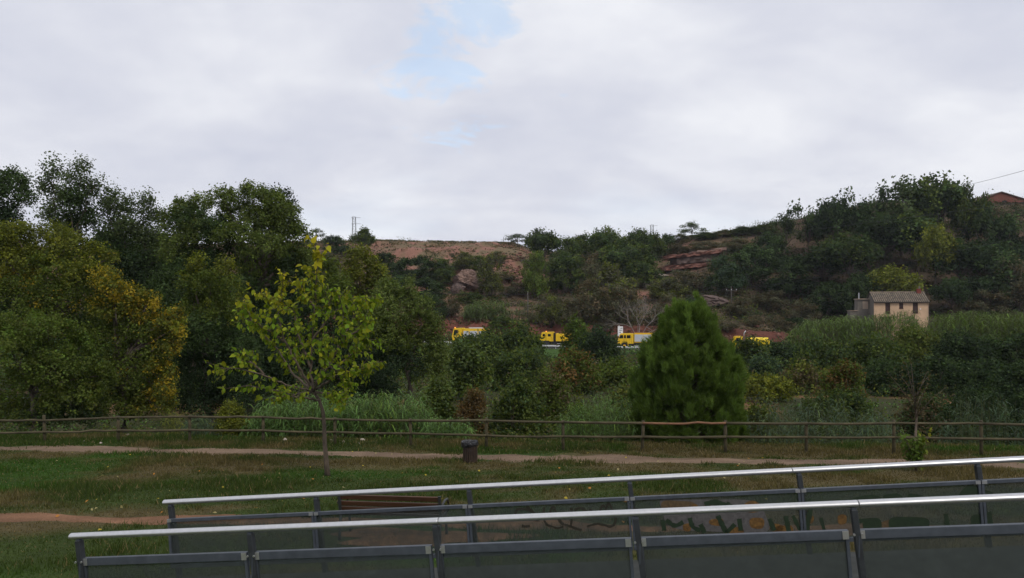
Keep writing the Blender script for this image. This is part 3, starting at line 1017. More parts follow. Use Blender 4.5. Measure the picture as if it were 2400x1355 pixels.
def blossoms(root, n, w, h0, h1, seed):
    rng = np.random.default_rng(seed)
    C = np.stack([rng.normal(0.25, 0.33, n) * w, rng.uniform(-0.75, -0.45, n) * w, rng.uniform(h0, h1, n)], 1)
    V, Fc = leaf_quads(C, unit(rng.normal(size=(n, 3)) + np.array([0, -1.2, 0.6])), 0.075, 0.9, rng)
    o = link('blossom', mesh_np('blossom', V, Fc, M_FLOWER), root)
    o['kind'] = 'stuff'


blossoms(s_fl, 26, 1.7, 0.2, 1.7, 3)
# thicket across the valley on the other side of the pine
S('shrub', 'dark bush immediately beside the pine below the tanker truck', 1755, 795, 90, 92, 'dark', 50, 'mid', 0.3)
S('shrub', 'dark bush hiding the wheels of the tanker truck', 1835, 806, 120, 92, 'deep', 51, 'dark', 0.4)
S('shrub', 'grey leaved bush between the pine and the dark thicket', 1795, 838, 90, 68, 'blue', 52, 'pale', 0.35)
S('shrub', 'tall dark bush in the thicket below the cane belt', 1935, 806, 150, 84, 'dark', 53, 'mid', 0.3)
S('shrub', 'broad dark bush below the peach house', 2050, 792, 150, 84, 'dark', 54, 'mid', 0.4)
S('shrub', 'mid green bush right under the house windows', 2150, 775, 140, 86, 'mid', 55, 'olive', 0.3)
S('shrub', 'dense dark bush beyond the house corner', 2262, 786, 160, 80, 'dark', 56, 'deep', 0.4)
S('shrub', 'dense dark bush at the photo edge under the canes', 2378, 790, 150, 78, 'deep', 57, 'dark', 0.5)
S('shrub', 'olive bush with thin branches above the soil strip', 1880, 862, 110, 62, 'olive', 58, 'brown', 0.3)
S('small_tree', 'rusty brown small tree beside the tan soil strip', 1968, 852, 110, 52, 'rust', 59, 'mid', 0.6, cat='tree')
S('shrub', 'dark bush in the middle of the thicket', 2080, 850, 150, 62, 'deep', 60, 'dark', 0.5)
S('shrub', 'dark leafy bush behind the thin sapling', 2190, 848, 150, 60, 'dark', 61, 'deep', 0.4)
S('shrub', 'blackish bush near the photo edge', 2300, 850, 160, 58, 'deep', 62, 'dark', 0.3)
S('shrub', 'blackish bush cut by the photo edge above the fence', 2395, 860, 140, 54, 'deep', 63, 'dark', 0.3)
S('hedge', 'low clipped yellow green hedge behind the pine', 1795, 888, 130, 57, 'olive', 64, 'ygreen', 0.4, cat='hedge')
S('shrub', 'low dark scrub behind the last fence posts', 2290, 925, 200, 36, 'deep', 65, 'dark', 0.4)
S('shrub', 'low dark scrub behind the thin sapling near the fence', 2160, 930, 130, 36, 'dark', 66, 'brown', 0.4)
S('shrub', 'low dark scrub at the photo edge behind the fence', 2400, 930, 130, 34, 'deep', 67, 'dark', 0.4)
S('shrub', 'low green scrub beside the right foot of the pine', 1770, 950, 90, 31, 'mid', 68, 'olive', 0.4)
S('shrub', 'dark scrub under the thicket between pine and sapling', 1960, 920, 190, 44, 'dark', 69, 'mid', 0.4)


# ------------------------------------------------------------------ reeds and canes
def reeds(name, label, px0, px1, top, Y0, Y1, n, seed, key='reed', hmin=0.6, width=0.035, length=0.5, leaves=9, key2='fresh', group=None):
    rng = np.random.default_rng(seed)
    Y = rng.uniform(Y0, Y1, n)
    px = rng.uniform(px0, px1, n)
    X = (px - CX) / F * Y
    Z = HT(X, Y)
    edge = np.minimum(px - px0, px1 - px) / (px1 - px0)
    tt = top(px) if callable(top) else np.full(n, float(top))
    Ht = (CZ + (HY - tt) / F * Y - Z) * rng.uniform(hmin, 1.0, n) * (0.75 + 0.25 * sst(0, 0.12, edge))
    Ht = np.maximum(Ht, 0.3)
    lean = rng.normal(size=(n, 2)) * 0.09
    Vs, Fs, Cs = [], [], []
    off = 0
    base, var = np.array(PAL[key][0]), 0.3
    alt = np.array(PAL[key2][0])
    # stalks: three-sided thin prisms
    for k in range(3):
        a = 2 * np.pi * k / 3
    r = width * 0.28
    ang = np.array([0, 2.094, 4.189])
    B = np.stack([X, Y, Z - 0.1], 1)
    T = B + np.stack([lean[:, 0] * Ht, lean[:, 1] * Ht, Ht], 1)
    ring = np.stack([np.cos(ang), np.sin(ang), 0 * ang], 1)
    V = np.concatenate([B[:, None] + ring * r, T[:, None] + ring * r * 0.4], 1)
    idx = np.arange(n)[:, None] * 6
    f = np.array([[0, 1, 4, 3], [1, 2, 5, 4], [2, 0, 3, 5]])
    Vs.append(V.reshape(-1, 3))
    Fs.append((idx[:, None] + f).reshape(-1, 4))
    Cs.append(np.repeat(np.array([0.10, 0.11, 0.045]) * rng.uniform(0.7, 1.2, (n, 1)), 6, 0))
    off = n * 6
    m = n * leaves
    si = np.repeat(np.arange(n), leaves)
    t = rng.uniform(0.22, 1.0, m)
    p0 = B[si] + (T - B)[si] * t[:, None]
    a = rng.uniform(0, 2 * np.pi, m)
    L = length * rng.uniform(0.6, 1.25, m)
    d = np.stack([np.cos(a), np.sin(a), 0 * a], 1)
    side = np.stack([-np.sin(a), np.cos(a), 0 * a], 1)
    rise = rng.uniform(0.25, 0.8, m)
    drp = rng.uniform(0.5, 1.3, m)
    pts = []
    for q in (0, 0.33, 0.68, 1.0):
        z = rise * q - drp * q * q
        pts.append(p0 + d * (L * q * 0.8)[:, None] + np.stack([0 * z, 0 * z, z * L], 1))
    w = width * rng.uniform(0.6, 1.2, (m, 1))
    V = np.stack([pts[0] - side * w * 0.3, pts[0] + side * w * 0.3, pts[1] - side * w * 0.5, pts[1] + side * w * 0.5,
                  pts[2] - side * w * 0.4, pts[2] + side * w * 0.4, pts[3] - side * w * 0.05, pts[3] + side * w * 0.05], 1)
    f = np.array([[0, 1, 3, 2], [2, 3, 5, 4], [4, 5, 7, 6]])
    Vs.append(V.reshape(-1, 3))
    Fs.append((np.arange(m)[:, None, None] * 8 + f + off).reshape(-1, 4))
    mixv = (rng.random(n) < 0.3)[si][:, None]
    c = np.where(mixv, alt, base) * rng.uniform(1 - var, 1 + var, (m, 1)) * rng.uniform(0.8, 1.2, (n, 1))[si]
    Cs.append(np.repeat(c, 8, 0))
    o = link(name, mesh_np(name, np.concatenate(Vs), np.concatenate(Fs), M_GLOSSY_LEAF, np.concatenate(Cs)))
    tag(o, label, 'reeds', group, kind='stuff')
    return o


def topcurve(xs, ys, seed, amp=8):
    return lambda px: np.interp(px, xs, ys) + amp * 2 * (fbm(px * 0.02, px * 0, seed, 3) - 0.5)


reeds('reed_bed', 'reed bed with arching leaves behind the young tree', 575, 1020, topcurve([575, 640, 760, 880, 980, 1020], [955, 925, 915, 905, 898, 930], 1, 14), 29.0, 35.0, 1000, 201, length=0.6, width=0.04, leaves=11)
reeds('reed_bed', 'low reeds at the foot of the dry brown bush', 985, 1100, topcurve([985, 1100], [960, 975], 2), 27.6, 30, 110, 202, length=0.45)
reeds('reed_bed', 'reed bed between the blossoming shrub and the pine', 1312, 1500, topcurve([1312, 1400, 1500], [940, 915, 905], 3, 14), 27.6, 34, 420, 203, length=0.34, width=0.024, leaves=12)
reeds('reed_bed', 'reeds standing beyond the pine towards the sapling', 1735, 2110, topcurve([1735, 1800, 1900, 2000, 2110], [935, 930, 915, 940, 965], 4, 22), 27.5, 35, 420, 204, key='blue', key2='pale')
reeds('reed_bed', 'sparse dark reeds behind the last fence posts', 2200, 2480, topcurve([2200, 2300, 2480], [935, 915, 925], 5, 20), 28, 34, 150, 205, key='blue', key2='dark')
reeds('cane_belt', 'green cane belt in front of the peach house', 1835, 2170, topcurve([1835, 1880, 1960, 2030, 2080, 2100, 2170], [786, 755, 736, 738, 726, 722, 726], 6, 7), 98, 106, 620, 206, key='fresh', key2='pale', length=1.3, width=0.10, hmin=0.9, leaves=11)
reeds('cane_belt', 'green cane belt beyond the house towards the photo edge', 2165, 2460, topcurve([2165, 2210, 2280, 2400, 2460], [728, 732, 722, 728, 728], 7, 8), 94, 104, 620, 207, key='fresh', key2='mid', length=1.3, width=0.10, hmin=0.9, leaves=11)
reeds('cane_belt', 'pale canes on the red bank below the boulder', 1085, 1195, topcurve([1085, 1130, 1160, 1195], [715, 700, 698, 712], 8, 6), 158, 164, 240, 208, key='pale', key2='fresh', length=1.2, width=0.13, hmin=0.7)
reeds('cane_belt', 'thin canes beside the wooden pole on the red bank', 1195, 1265, topcurve([1195, 1230, 1265], [716, 718, 726], 9, 6), 158, 163, 90, 209, key='grey', key2='pale', length=1.1, width=0.11, hmin=0.7)
reeds('tall_grass', 'yellowish tall grass tuft behind the fence under the golden tree', 385, 425, 955, 28.6, 29.6, 60, 210, key='ygreen', key2='olive', length=0.3, width=0.014, leaves=6)
reeds('tall_grass', 'pale reeds between tall grass tuft and small yellow shrub', 430, 515, 962, 28.8, 31, 70, 211, key='blue', key2='pale', length=0.4, width=0.03)


# ------------------------------------------------------------------ the pine
def build_pine():
    rng = np.random.default_rng(77)
    Y = 28.6
    px = 1612
    X = (px - CX) / F * Y
    base = Vector((X, Y, gz(X, Y)))
    Ht = P(px, 705, Y).z - base.z
    R = 132 / F * Y
    # crown profile: radius by height fraction
    hz = [0.0, 0.05, 0.2, 0.35, 0.5, 0.62, 0.70, 0.75, 0.86, 0.95, 1.0]
    hr = [0.92, 0.98, 1.04, 1.02, 0.96, 0.86, 0.72, 0.59, 0.46, 0.31, 0.12]
    wood = MB()
    wood.tube([(0, 0, -0.2), (0.03, 0, Ht * 0.3), (-0.02, 0, Ht * 0.65), (0, 0, Ht * 0.95)], [0.11, 0.08, 0.045, 0.012], 8)
    tips, dirs, tone = [], [], []
    boughs = []
    for i in range(420):
        z = 0.02 + 0.94 * ((i + rng.random()) / 420) ** 1.05
        a = i * 2.39996 + rng.normal() * 0.3
        boughs.append((z, a, rng.uniform(0.62, 1.06)))
    for z, a, k_ in boughs:
        r = np.interp(z, hz, hr) * R
        cr = np.interp(z, [0, 0.5, 1], [0.24, 0.22, 0.14]) * rng.uniform(0.7, 1.3)
        out = np.array([math.cos(a), math.sin(a), 0])
        rc = max(0.0, r * k_ - cr * 0.8)
        c = out * rc + np.array([0, 0, z * Ht])
        p0 = np.array([0, 0, max(0.1, z * Ht - rc * 0.6)])
        wood.tube([tuple(p0), tuple((p0 + c) / 2 - np.array([0, 0, 0.06])), tuple(c)], [0.024, 0.016, 0.008], 5)
        tn = rng.uniform(0.78, 1.25)
        nt = int(9 + 240 * cr * cr * 2)
        d = unit(rng.normal(size=(nt, 3)))
        rad = rng.random((nt, 1)) ** 0.45
        pts = c + d * rad * np.array([cr, cr, cr * 1.55])
        for p, dd in zip(pts, d):
            tips.append(p)
            dirs.append(dd * 0.5 + out * 0.25 + np.array([0, 0, 0.9]) + rng.normal(size=3) * 0.2)
            tone.append(tn)
    # leader plumes break the outline
    for q in range(80):
        z = rng.uniform(0.2, 0.97)
        a = rng.uniform(0, 2 * math.pi)
        r = np.interp(z, hz, hr) * R * rng.uniform(0.7, 0.98)
        hh = rng.uniform(0.22, 0.5)
        tn = rng.uniform(0.9, 1.5)
        for w_ in range(14):
            tips.append(np.array([math.cos(a) * r, math.sin(a) * r, z * Ht]) + np.array([rng.normal() * 0.05, rng.normal() * 0.05, rng.uniform(-0.2, 1) * hh]))
            dirs.append(np.array([rng.normal() * 0.25, rng.normal() * 0.25, 1.0]))
            tone.append(tn)
    tone = np.array(tone)[:, None]
    tips, dirs = np.array(tips), unit(np.array(dirs))
    nt = len(tips)
    k = 22
    si = np.repeat(np.arange(nt), k)
    m = nt * k
    N = unit(dirs[si] + rng.normal(size=(m, 3)) * 0.34)
    L = rng.uniform(0.12, 0.25, (m, 1))
    b0 = tips[si] + rng.normal(size=(m, 3)) * 0.025 - dirs[si] * rng.uniform(0, 0.09, (m, 1))
    s = unit(np.cross(N, rng.normal(size=(m, 3)))) * 0.0095
    V = np.stack([b0 - s, b0 + s, b0 + N * L], 1).reshape(-1, 3)
    Fc = np.arange(3 * m).reshape(m, 3)
    c0 = np.array(PAL['pine'][0])
    tint = c0 * tone * rng.uniform(0.85, 1.15, (nt, 1)) * (1 + np.array([0.25, 0.12, 0]) * rng.random((nt, 1)))
    C = tint[si] * rng.uniform(0.75, 1.25, (m, 1))
    root = empty('pine_tree', base)
    tag(root, 'bright green young pine behind the new fence rail', 'tree')
    link('crown', mesh_np('crown', V, Fc, M_LEAF, np.repeat(C, 3, 0)), root)
    wood.build('trunk', M_BARK, root, smooth=True)


build_pine()


# ------------------------------------------------------------------ young broad-leaved trees on the lawn
def leaf_mesh_np(C, D, N, L, rng):
    """heart shaped leaves: centre fold, six outline points"""
    n = len(C)
    D = unit(D)
    N = unit(N - (N * D).sum(1, keepdims=True) * D)
    B = np.cross(N, D)
    L = L[:, None]
    prof = [(0.0, 0.0, 0.0), (0.12, 0.27, 0.06), (0.45, 0.31, 0.07), (1.0, 0.0, -0.12), (0.45, -0.31, 0.07), (0.12, -0.27, 0.06), (0.45, 0.0, 0.0)]
    V = np.stack([C + D * L * a + B * L * b + N * L * c for a, b, c in prof], 1).reshape(-1, 3)
    o = np.arange(n)[:, None] * 7
    f = np.array([[0, 1, 2, 6], [6, 2, 3, 3], [0, 6, 4, 5], [6, 3, 4, 4]])
    tri = np.array([[0, 1, 2], [0, 2, 6], [6, 2, 3], [0, 6, 4], [0, 4, 5], [6, 3, 4]])
    return V, (o[:, None] + tri).reshape(-1, 3)


def young_tree():
    rng = np.random.default_rng(5)
    Y = 19.6
    base = P(768, 1115, Y)
    base.z = gz(base.x, Y)

    def q(px, py, dy=0.0):
        return P(px, py, Y + dy) - base
    root = empty('young_tree', base)
    tag(root, 'young tree with bent trunk and large yellow green leaves on the lawn', 'tree')
    wood = MB()
    trunk = [q(768, 1122), q(765, 1085), q(761, 1040), q(760, 1000), q(757, 965), q(748, 938), q(735, 918)]
    wood.tube(trunk, [0.085, 0.062, 0.055, 0.05, 0.046, 0.042, 0.038], 9)
    # main branches: polylines in photo pixels with depth offsets
    br = [
        [(735, 918, 0), (728, 870, .1), (733, 800, .15), (738, 720, .1), (742, 650, .05), (748, 585, 0)],
        [(735, 918, 0), (700, 860, -.3), (668, 800, -.5), (650, 740, -.6), (660, 690, -.5), (663, 655, -.5)],
        [(735, 918, 0), (690, 880, .3), (650, 820, .5), (610, 770, .6), (585, 725, .6)],
        [(735, 918, 0), (680, 905, -.5), (620, 880, -.8), (560, 865, -1), (512, 862, -1)],
        [(735, 918, 0), (690, 925, .3), (630, 912, .5), (575, 905, .6), (528, 912, .7)],
        [(748, 938, 0), (700, 930, -.6), (665, 928, -.8), (640, 935, -.9)],
        [(738, 900, 0), (770, 860, -.3), (800, 800, -.5), (805, 730, -.6), (790, 680, -.6)],
        [(738, 890, 0), (780, 840, .4), (815, 770, .6), (845, 715, .7), (878, 703, .8)],
        [(742, 912, 0), (790, 880, -.4), (830, 870, -.6), (860, 860, -.7), (885, 846, -.7)],
        [(742, 905, 0), (790, 860, .4), (825, 830, .5), (850, 800, .6), (855, 795, .6)],
        [(728, 860, 0), (700, 790, .2), (690, 730, .2), (640, 700, .3), (608, 692, .3)],
        [(733, 800, 0), (765, 750, -.2), (775, 700, -.3), (830, 700, -.3), (868, 695, -.3)],
        [(735, 918, 0), (780, 925, -.5), (790, 930, -.6), (800, 935, -.6)],
        [(735, 918, 0), (750, 880, -.6), (760, 830, -.9), (765, 790, -1)],
        [(735, 918, 0), (700, 870, .6), (690, 820, .9), (700, 770, 1)],
        [(738, 720, 0), (715, 690, .1), (700, 660, .1)],
        [(668, 800, -.4), (620, 770, -.5), (590, 750, -.6), (576, 715, -.6)],
        [(800, 800, -.4), (840, 775, -.5), (862, 750, -.5)],
        [(620, 880, -.7), (590, 850, -.8), (560, 835, -.9)],
        [(770, 860, .2), (800, 870, .3), (815, 895, .3), (800, 930, .3)],
    ]
    P0, D0 = [], []
    for bi, b in enumerate(br):
        thin = 0.45 if bi in (3, 4, 5, 18) else 1.0
        pts = [q(*p) for p in b]
        # smooth interpolation
        fine = []
        for i in range(len(pts) - 1):
            for t in np.linspace(0, 1, 7)[:-1]:
                fine.append(pts[i].lerp(pts[i + 1], float(t)) + Vector(rng.normal(size=3)) * 0.012)
        fine.append(pts[-1])
        n = len(fine)
        wood.tube(fine, [0.028 * (1 - i / n) + 0.005 for i in range(n)], 6)
        for i in range(int(n * 0.3), n):
            d = (fine[min(i + 1, n - 1)] - fine[max(0, i - 1)]).normalized()
            reps = 4 if i > n * 0.5 else 3
            for r in range(int(round((reps - 1) * thin))):
                P0.append(np.array(fine[i]) + rng.normal(size=3) * 0.035)
                D0.append(np.array(d))
            # side twigs
            for _tw in range(0 if rng.random() > thin else (2 if rng.random() < 0.35 else 1)):
                td = np.array(d) * 0.5 + rng.normal(size=3) * np.array([0.7, 0.7, 0.45])
                td /= np.linalg.norm(td)
                ln = rng.uniform(0.15, 0.55)
                e = np.array(fine[i]) + td * ln
                wood.tube([fine[i], tuple(e)], [0.007, 0.003], 4)
                for u in np.linspace(0.2, 1.0, 7):
                    P0.append(np.array(fine[i]) + td * ln * u + rng.normal(size=3) * 0.03)
                    D0.append(td)
    P0, D0 = np.array(P0), np.array(D0)
    n = len(P0)
    D = D0 * 0.3 + rng.normal(size=(n, 3)) * 0.5 + np.array([0, 0, -0.85])
    N = rng.normal(size=(n, 3)) * 0.7 + np.array([0, -0.45, 0.45])
    Ls = 0.07 + 0.115 * rng.random(n) ** 1.5
    Ls = Ls * (1 + 0.25 * sst(0.7, 0.95, (P0[:, 2] - P0[:, 2].min()) / np.ptp(P0[:, 2])))
    V, Fc = leaf_mesh_np(P0, D, N, Ls, rng)
    g = np.array([0.130, 0.215, 0.018])
    y = np.array([0.42, 0.34, 0.020])
    hgt = (P0[:, 2] - P0[:, 2].min()) / np.ptp(P0[:, 2])
    left = sst(0.2, -1.4, P0[:, 0])
    mixv = np.clip(rng.normal(0.16, 0.16, n) + 0.45 * sst(0.62, 0.95, hgt) * sst(0.5, 0.0, P0[:, 0]) + 0.28 * left * sst(0.45, 0.7, hgt), 0, 1)[:, None]
    C = (g * (1 - mixv) + y * mixv) * rng.uniform(0.5, 1.35, (n, 1))
    link('crown', mesh_np('crown', V, Fc, M_LEAF, np.repeat(C, 7, 0)), root)
    wood.build('trunk', M_PALEBARK, root, smooth=True)


young_tree()


def sapling():
    rng = np.random.default_rng(15)
    Y = 20.3
    b = P(2147, 1105, Y)
    b.z = gz(b.x, Y)

    def q(px, py, dy=0.0):
        v = P(px, py, Y) - b
        return Vector((v.x, dy, v.z))
    root = empty('sapling', b)
    tag(root, 'thin sapling with leafy shoots at its foot beside the ramp', 'tree')
    wood = MB()
    wood.tube([q(2147, 1110), q(2145, 1040), q(2148, 980), q(2146, 920)], [0.045, 0.035, 0.03, 0.022], 8)
    Pl, Dl = [], []
    for (ex, ey, dy) in ((2085, 870, .2), (2110, 850, -.3), (2140, 850, .1), (2165, 868, -.2), (2195, 880, .3), (2075, 905, -.2), (2215, 905, -.1), (2125, 880, .4), (2180, 920, .3), (2155, 895, -.4)):
        e = q(ex, ey, dy)
        s0 = q(2146, rnd(rng, 920, 985))
        pts = [s0, s0.lerp(e, 0.5) + Vector((0, 0, 0.08)), e]
        wood.tube(pts, [0.012, 0.008, 0.003], 5)
        for t in np.linspace(0.3, 1, 9):
            for r in range(3):
                Pl.append(np.array(s0.lerp(e, float(t))) + rng.normal(size=3) * 0.09)
                Dl.append(np.array(e - s0))
    Pl, Dl = np.array(Pl), np.array(Dl)
    n = len(Pl)
    V, Fc = leaf_mesh_np(Pl, Dl * 0.2 + rng.normal(size=(n, 3)) * .6 + np.array([0, 0, -.4]), rng.normal(size=(n, 3)) + np.array([0, 0, .5]), rng.uniform(.04, .08, n), rng)
    C = np.array([0.07, 0.06, 0.025]) * rng.uniform(.6, 1.3, (n, 1))
    link('crown', mesh_np('crown', V, Fc, M_LEAF, np.repeat(C, 7, 0)), root)
    Pl, Dl, Cl = [], [], []
    for i in range(22):
        a = rng.uniform(0, 2 * math.pi)
        e = Vector((rng.uniform(-0.36, 0.34), math.sin(a) * 0.28, rng.uniform(0.5, 1.12)))
        wood.tube([(0, 0, 0.02), (e.x * 0.4, e.y * 0.4, e.z * 0.5), tuple(e)], [0.009, 0.007, 0.003], 4)
        for t in np.linspace(0.3, 1, 8):
            for r in range(3):
                p = np.array(e) * t + rng.normal(size=3) * 0.045
                Pl.append(p)
                Dl.append(np.array(e))
                yl = np.clip(0.15 + 1.2 * sst(0.02, 0.3, p[0]) * rng.random(), 0, 1)
                Cl.append((np.array([0.055, 0.11, 0.02]) * (1 - yl) + np.array([0.25, 0.25, 0.03]) * yl) * rng.uniform(.7, 1.3))
    Pl, Dl = np.array(Pl), np.array(Dl)
    n = len(Pl)
    V, Fc = leaf_mesh_np(Pl, Dl * .3 + rng.normal(size=(n, 3)) * .5 + np.array([0, 0, -.45]), rng.normal(size=(n, 3)) * .6 + np.array([0, -.3, .6]), rng.uniform(.07, .14, n), rng)
    link('basal_shoots', mesh_np('basal_shoots', V, Fc, M_LEAF, np.repeat(np.array(Cl), 7, 0)), root)
    wood.build('trunk', M_PALEBARK, root, smooth=True)


def rnd(rng, a, b):
    return float(rng.uniform(a, b))


sapling()


# ------------------------------------------------------------------ hillside vegetation: prototypes then placed copies
def proto_crown(kind, seed, key, key2=None, share=0.0, leaf=0.05, k=3.2, shell=0.6):
    """unit-sized crown: width 1, height 1, foot at the origin"""
    rng = np.random.default_rng(seed)
    lobes = []
    if kind == 'bush':
        for i in range(10):
            z = rng.uniform(0.2, 0.8)
            wr = 0.5 * math.sqrt(max(0.05, 1 - ((z - 0.3) / 0.72) ** 2))
            a = rng.uniform(0, 2 * math.pi)
            r = rng.uniform(0.16, 0.25)
            rr = max(0, wr - r * 0.8)
            lobes.append((math.cos(a) * rr, math.sin(a) * rr, z, r, r, r * 0.85, key, key2, share))
        lobes.append((0, 0, 0.25, 0.42, 0.42, 0.25, key, key2, share))
        lobes.append((rng.uniform(-.1, .1), 0, 0.82, 0.18, 0.18, 0.16, key, key2, share))
    elif kind == 'round':
        for i in range(13):
            d = unit(rng.normal(size=(1, 3)))[0]
            d[2] = abs(d[2]) * 1.1 - 0.35
            r = rng.uniform(0.13, 0.21)
            lobes.append((d[0] * 0.33, d[1] * 0.33, 0.60 + d[2] * 0.28, r, r, r * 0.9, key, key2, share))
        lobes.append((0, 0, 0.55, 0.3, 0.3, 0.26, key, key2, share))
    elif kind == 'airy':
        for i in range(11):
            a = rng.uniform(0, 2 * math.pi)
            rr = rng.uniform(0.05, 0.36)
            r = rng.uniform(0.09, 0.15)
            lobes.append((math.cos(a) * rr, math.sin(a) * rr, rng.uniform(0.42, 0.9), r, r, r * 0.8, key, key2, share))
    elif kind == 'upright':
        for i in range(11):
            z = 0.12 + 0.8 * i / 10
            w = 0.34 * math.sin(math.pi * min(1, z * 0.9 + 0.12)) ** 0.7
            a = rng.uniform(0, 2 * math.pi)
            lobes.append((math.cos(a) * 0.14, math.sin(a) * 0.14, z, w + 0.08, w + 0.08, 0.12, key, key2, share))
    V, Fc, C = lobe_leaves(lobes, leaf, k, rng, 0.65, 0.2, leaf * 0.9, shell)
    V[:, 0] /= np.percentile(V[:, 0], 99) - np.percentile(V[:, 0], 1)
    V[:, 1] /= np.percentile(V[:, 1], 99) - np.percentile(V[:, 1], 1)
    V[:, 2] = np.maximum(V[:, 2], 0) / np.percentile(V[:, 2], 99.6)
    crown = mesh_np(kind + '_crown', V, Fc, M_HILL_LEAF, C)
    mb = MB()
    if kind in ('round', 'airy'):
        fork = Vector((0.01, 0, 0.36))
        mb.tube([(0, 0, -0.06), (0.015, 0, 0.18), fork], [0.032, 0.024, 0.02], 6)
        for l in lobes:
            limb(mb, fork, l[:3], 0.014, 0.004, rng, 4, 0.05, 4)
    else:
        for i in range(4):
            a = i * 1.6
            limb(mb, (0, 0, -0.05), (0.2 * math.cos(a), 0.2 * math.sin(a), 0.7), 0.02, 0.004, rng, 4, 0.05, 4)
    return crown, mb.mesh(kind + '_trunk', M_BARK, True)


PROTO = {
    'bush_dark': proto_crown('bush', 301, 'dark', 'deep', 0.3),
    'bush_mid': proto_crown('bush', 302, 'mid', 'dark', 0.4),
    'bush_olive': proto_crown('bush', 303, 'olive', 'grey', 0.4),
    'bush_grey': proto_crown('bush', 304, 'grey', 'brown', 0.5, k=2.2, shell=0.9),
    'bush_brown': proto_crown('bush', 305, 'brown', 'grey', 0.5, k=2.2, shell=0.9),
    'bush_blue': proto_crown('bush', 306, 'blue', 'dark', 0.3),
    'round_dark': proto_crown('round', 307, 'dark', 'mid', 0.25),
    'round_deep': proto_crown('round', 308, 'deep', 'dark', 0.4),
    'round_mid': proto_crown('round', 309, 'mid', 'dark', 0.35),
    'round_gold': proto_crown('round', 310, 'olive', 'ygreen', 0.25),
    'airy': proto_crown('airy', 311, 'poplar', 'dark', 0.3, k=2.4, shell=0.8),
    'airy_dark': proto_crown('airy', 312, 'dark', 'deep', 0.3, k=2.8, shell=0.8),
    'upright': proto_crown('upright', 313, 'mid', 'fresh', 0.2),
    'yellow': proto_crown('upright', 314, 'ygreen', 'olive', 0.4, k=2.2, shell=0.9),
}


def hill_plant(px, foot, top, w, kind, label, group=None, Y=None, deep=1.0):
    p = ground_hit(px, foot) if Y is None else Vector(((px - CX) / F * Y, Y, gz((px - CX) / F * Y, Y)))
    Hh = max(0.8, P(px, top, p.y).z - p.z)
    W = w / F * p.y
    tree = kind.startswith(('round', 'airy', 'upright', 'yellow'))
    root = empty('tree' if tree else 'shrub', (p.x, p.y, p.z - 0.15))
    tag(root, label, 'tree' if tree else 'shrub', group)
    rz = random.uniform(0, 6.28)
    crown, trunk = PROTO[kind]
    for nm, me in (('crown' if tree else 'foliage', crown), ('trunk' if tree else 'stem', trunk)):
        o = link(nm, me, root)
        o.scale = (W, W * deep, Hh)
        o.rotation_euler = (0, 0, rz)


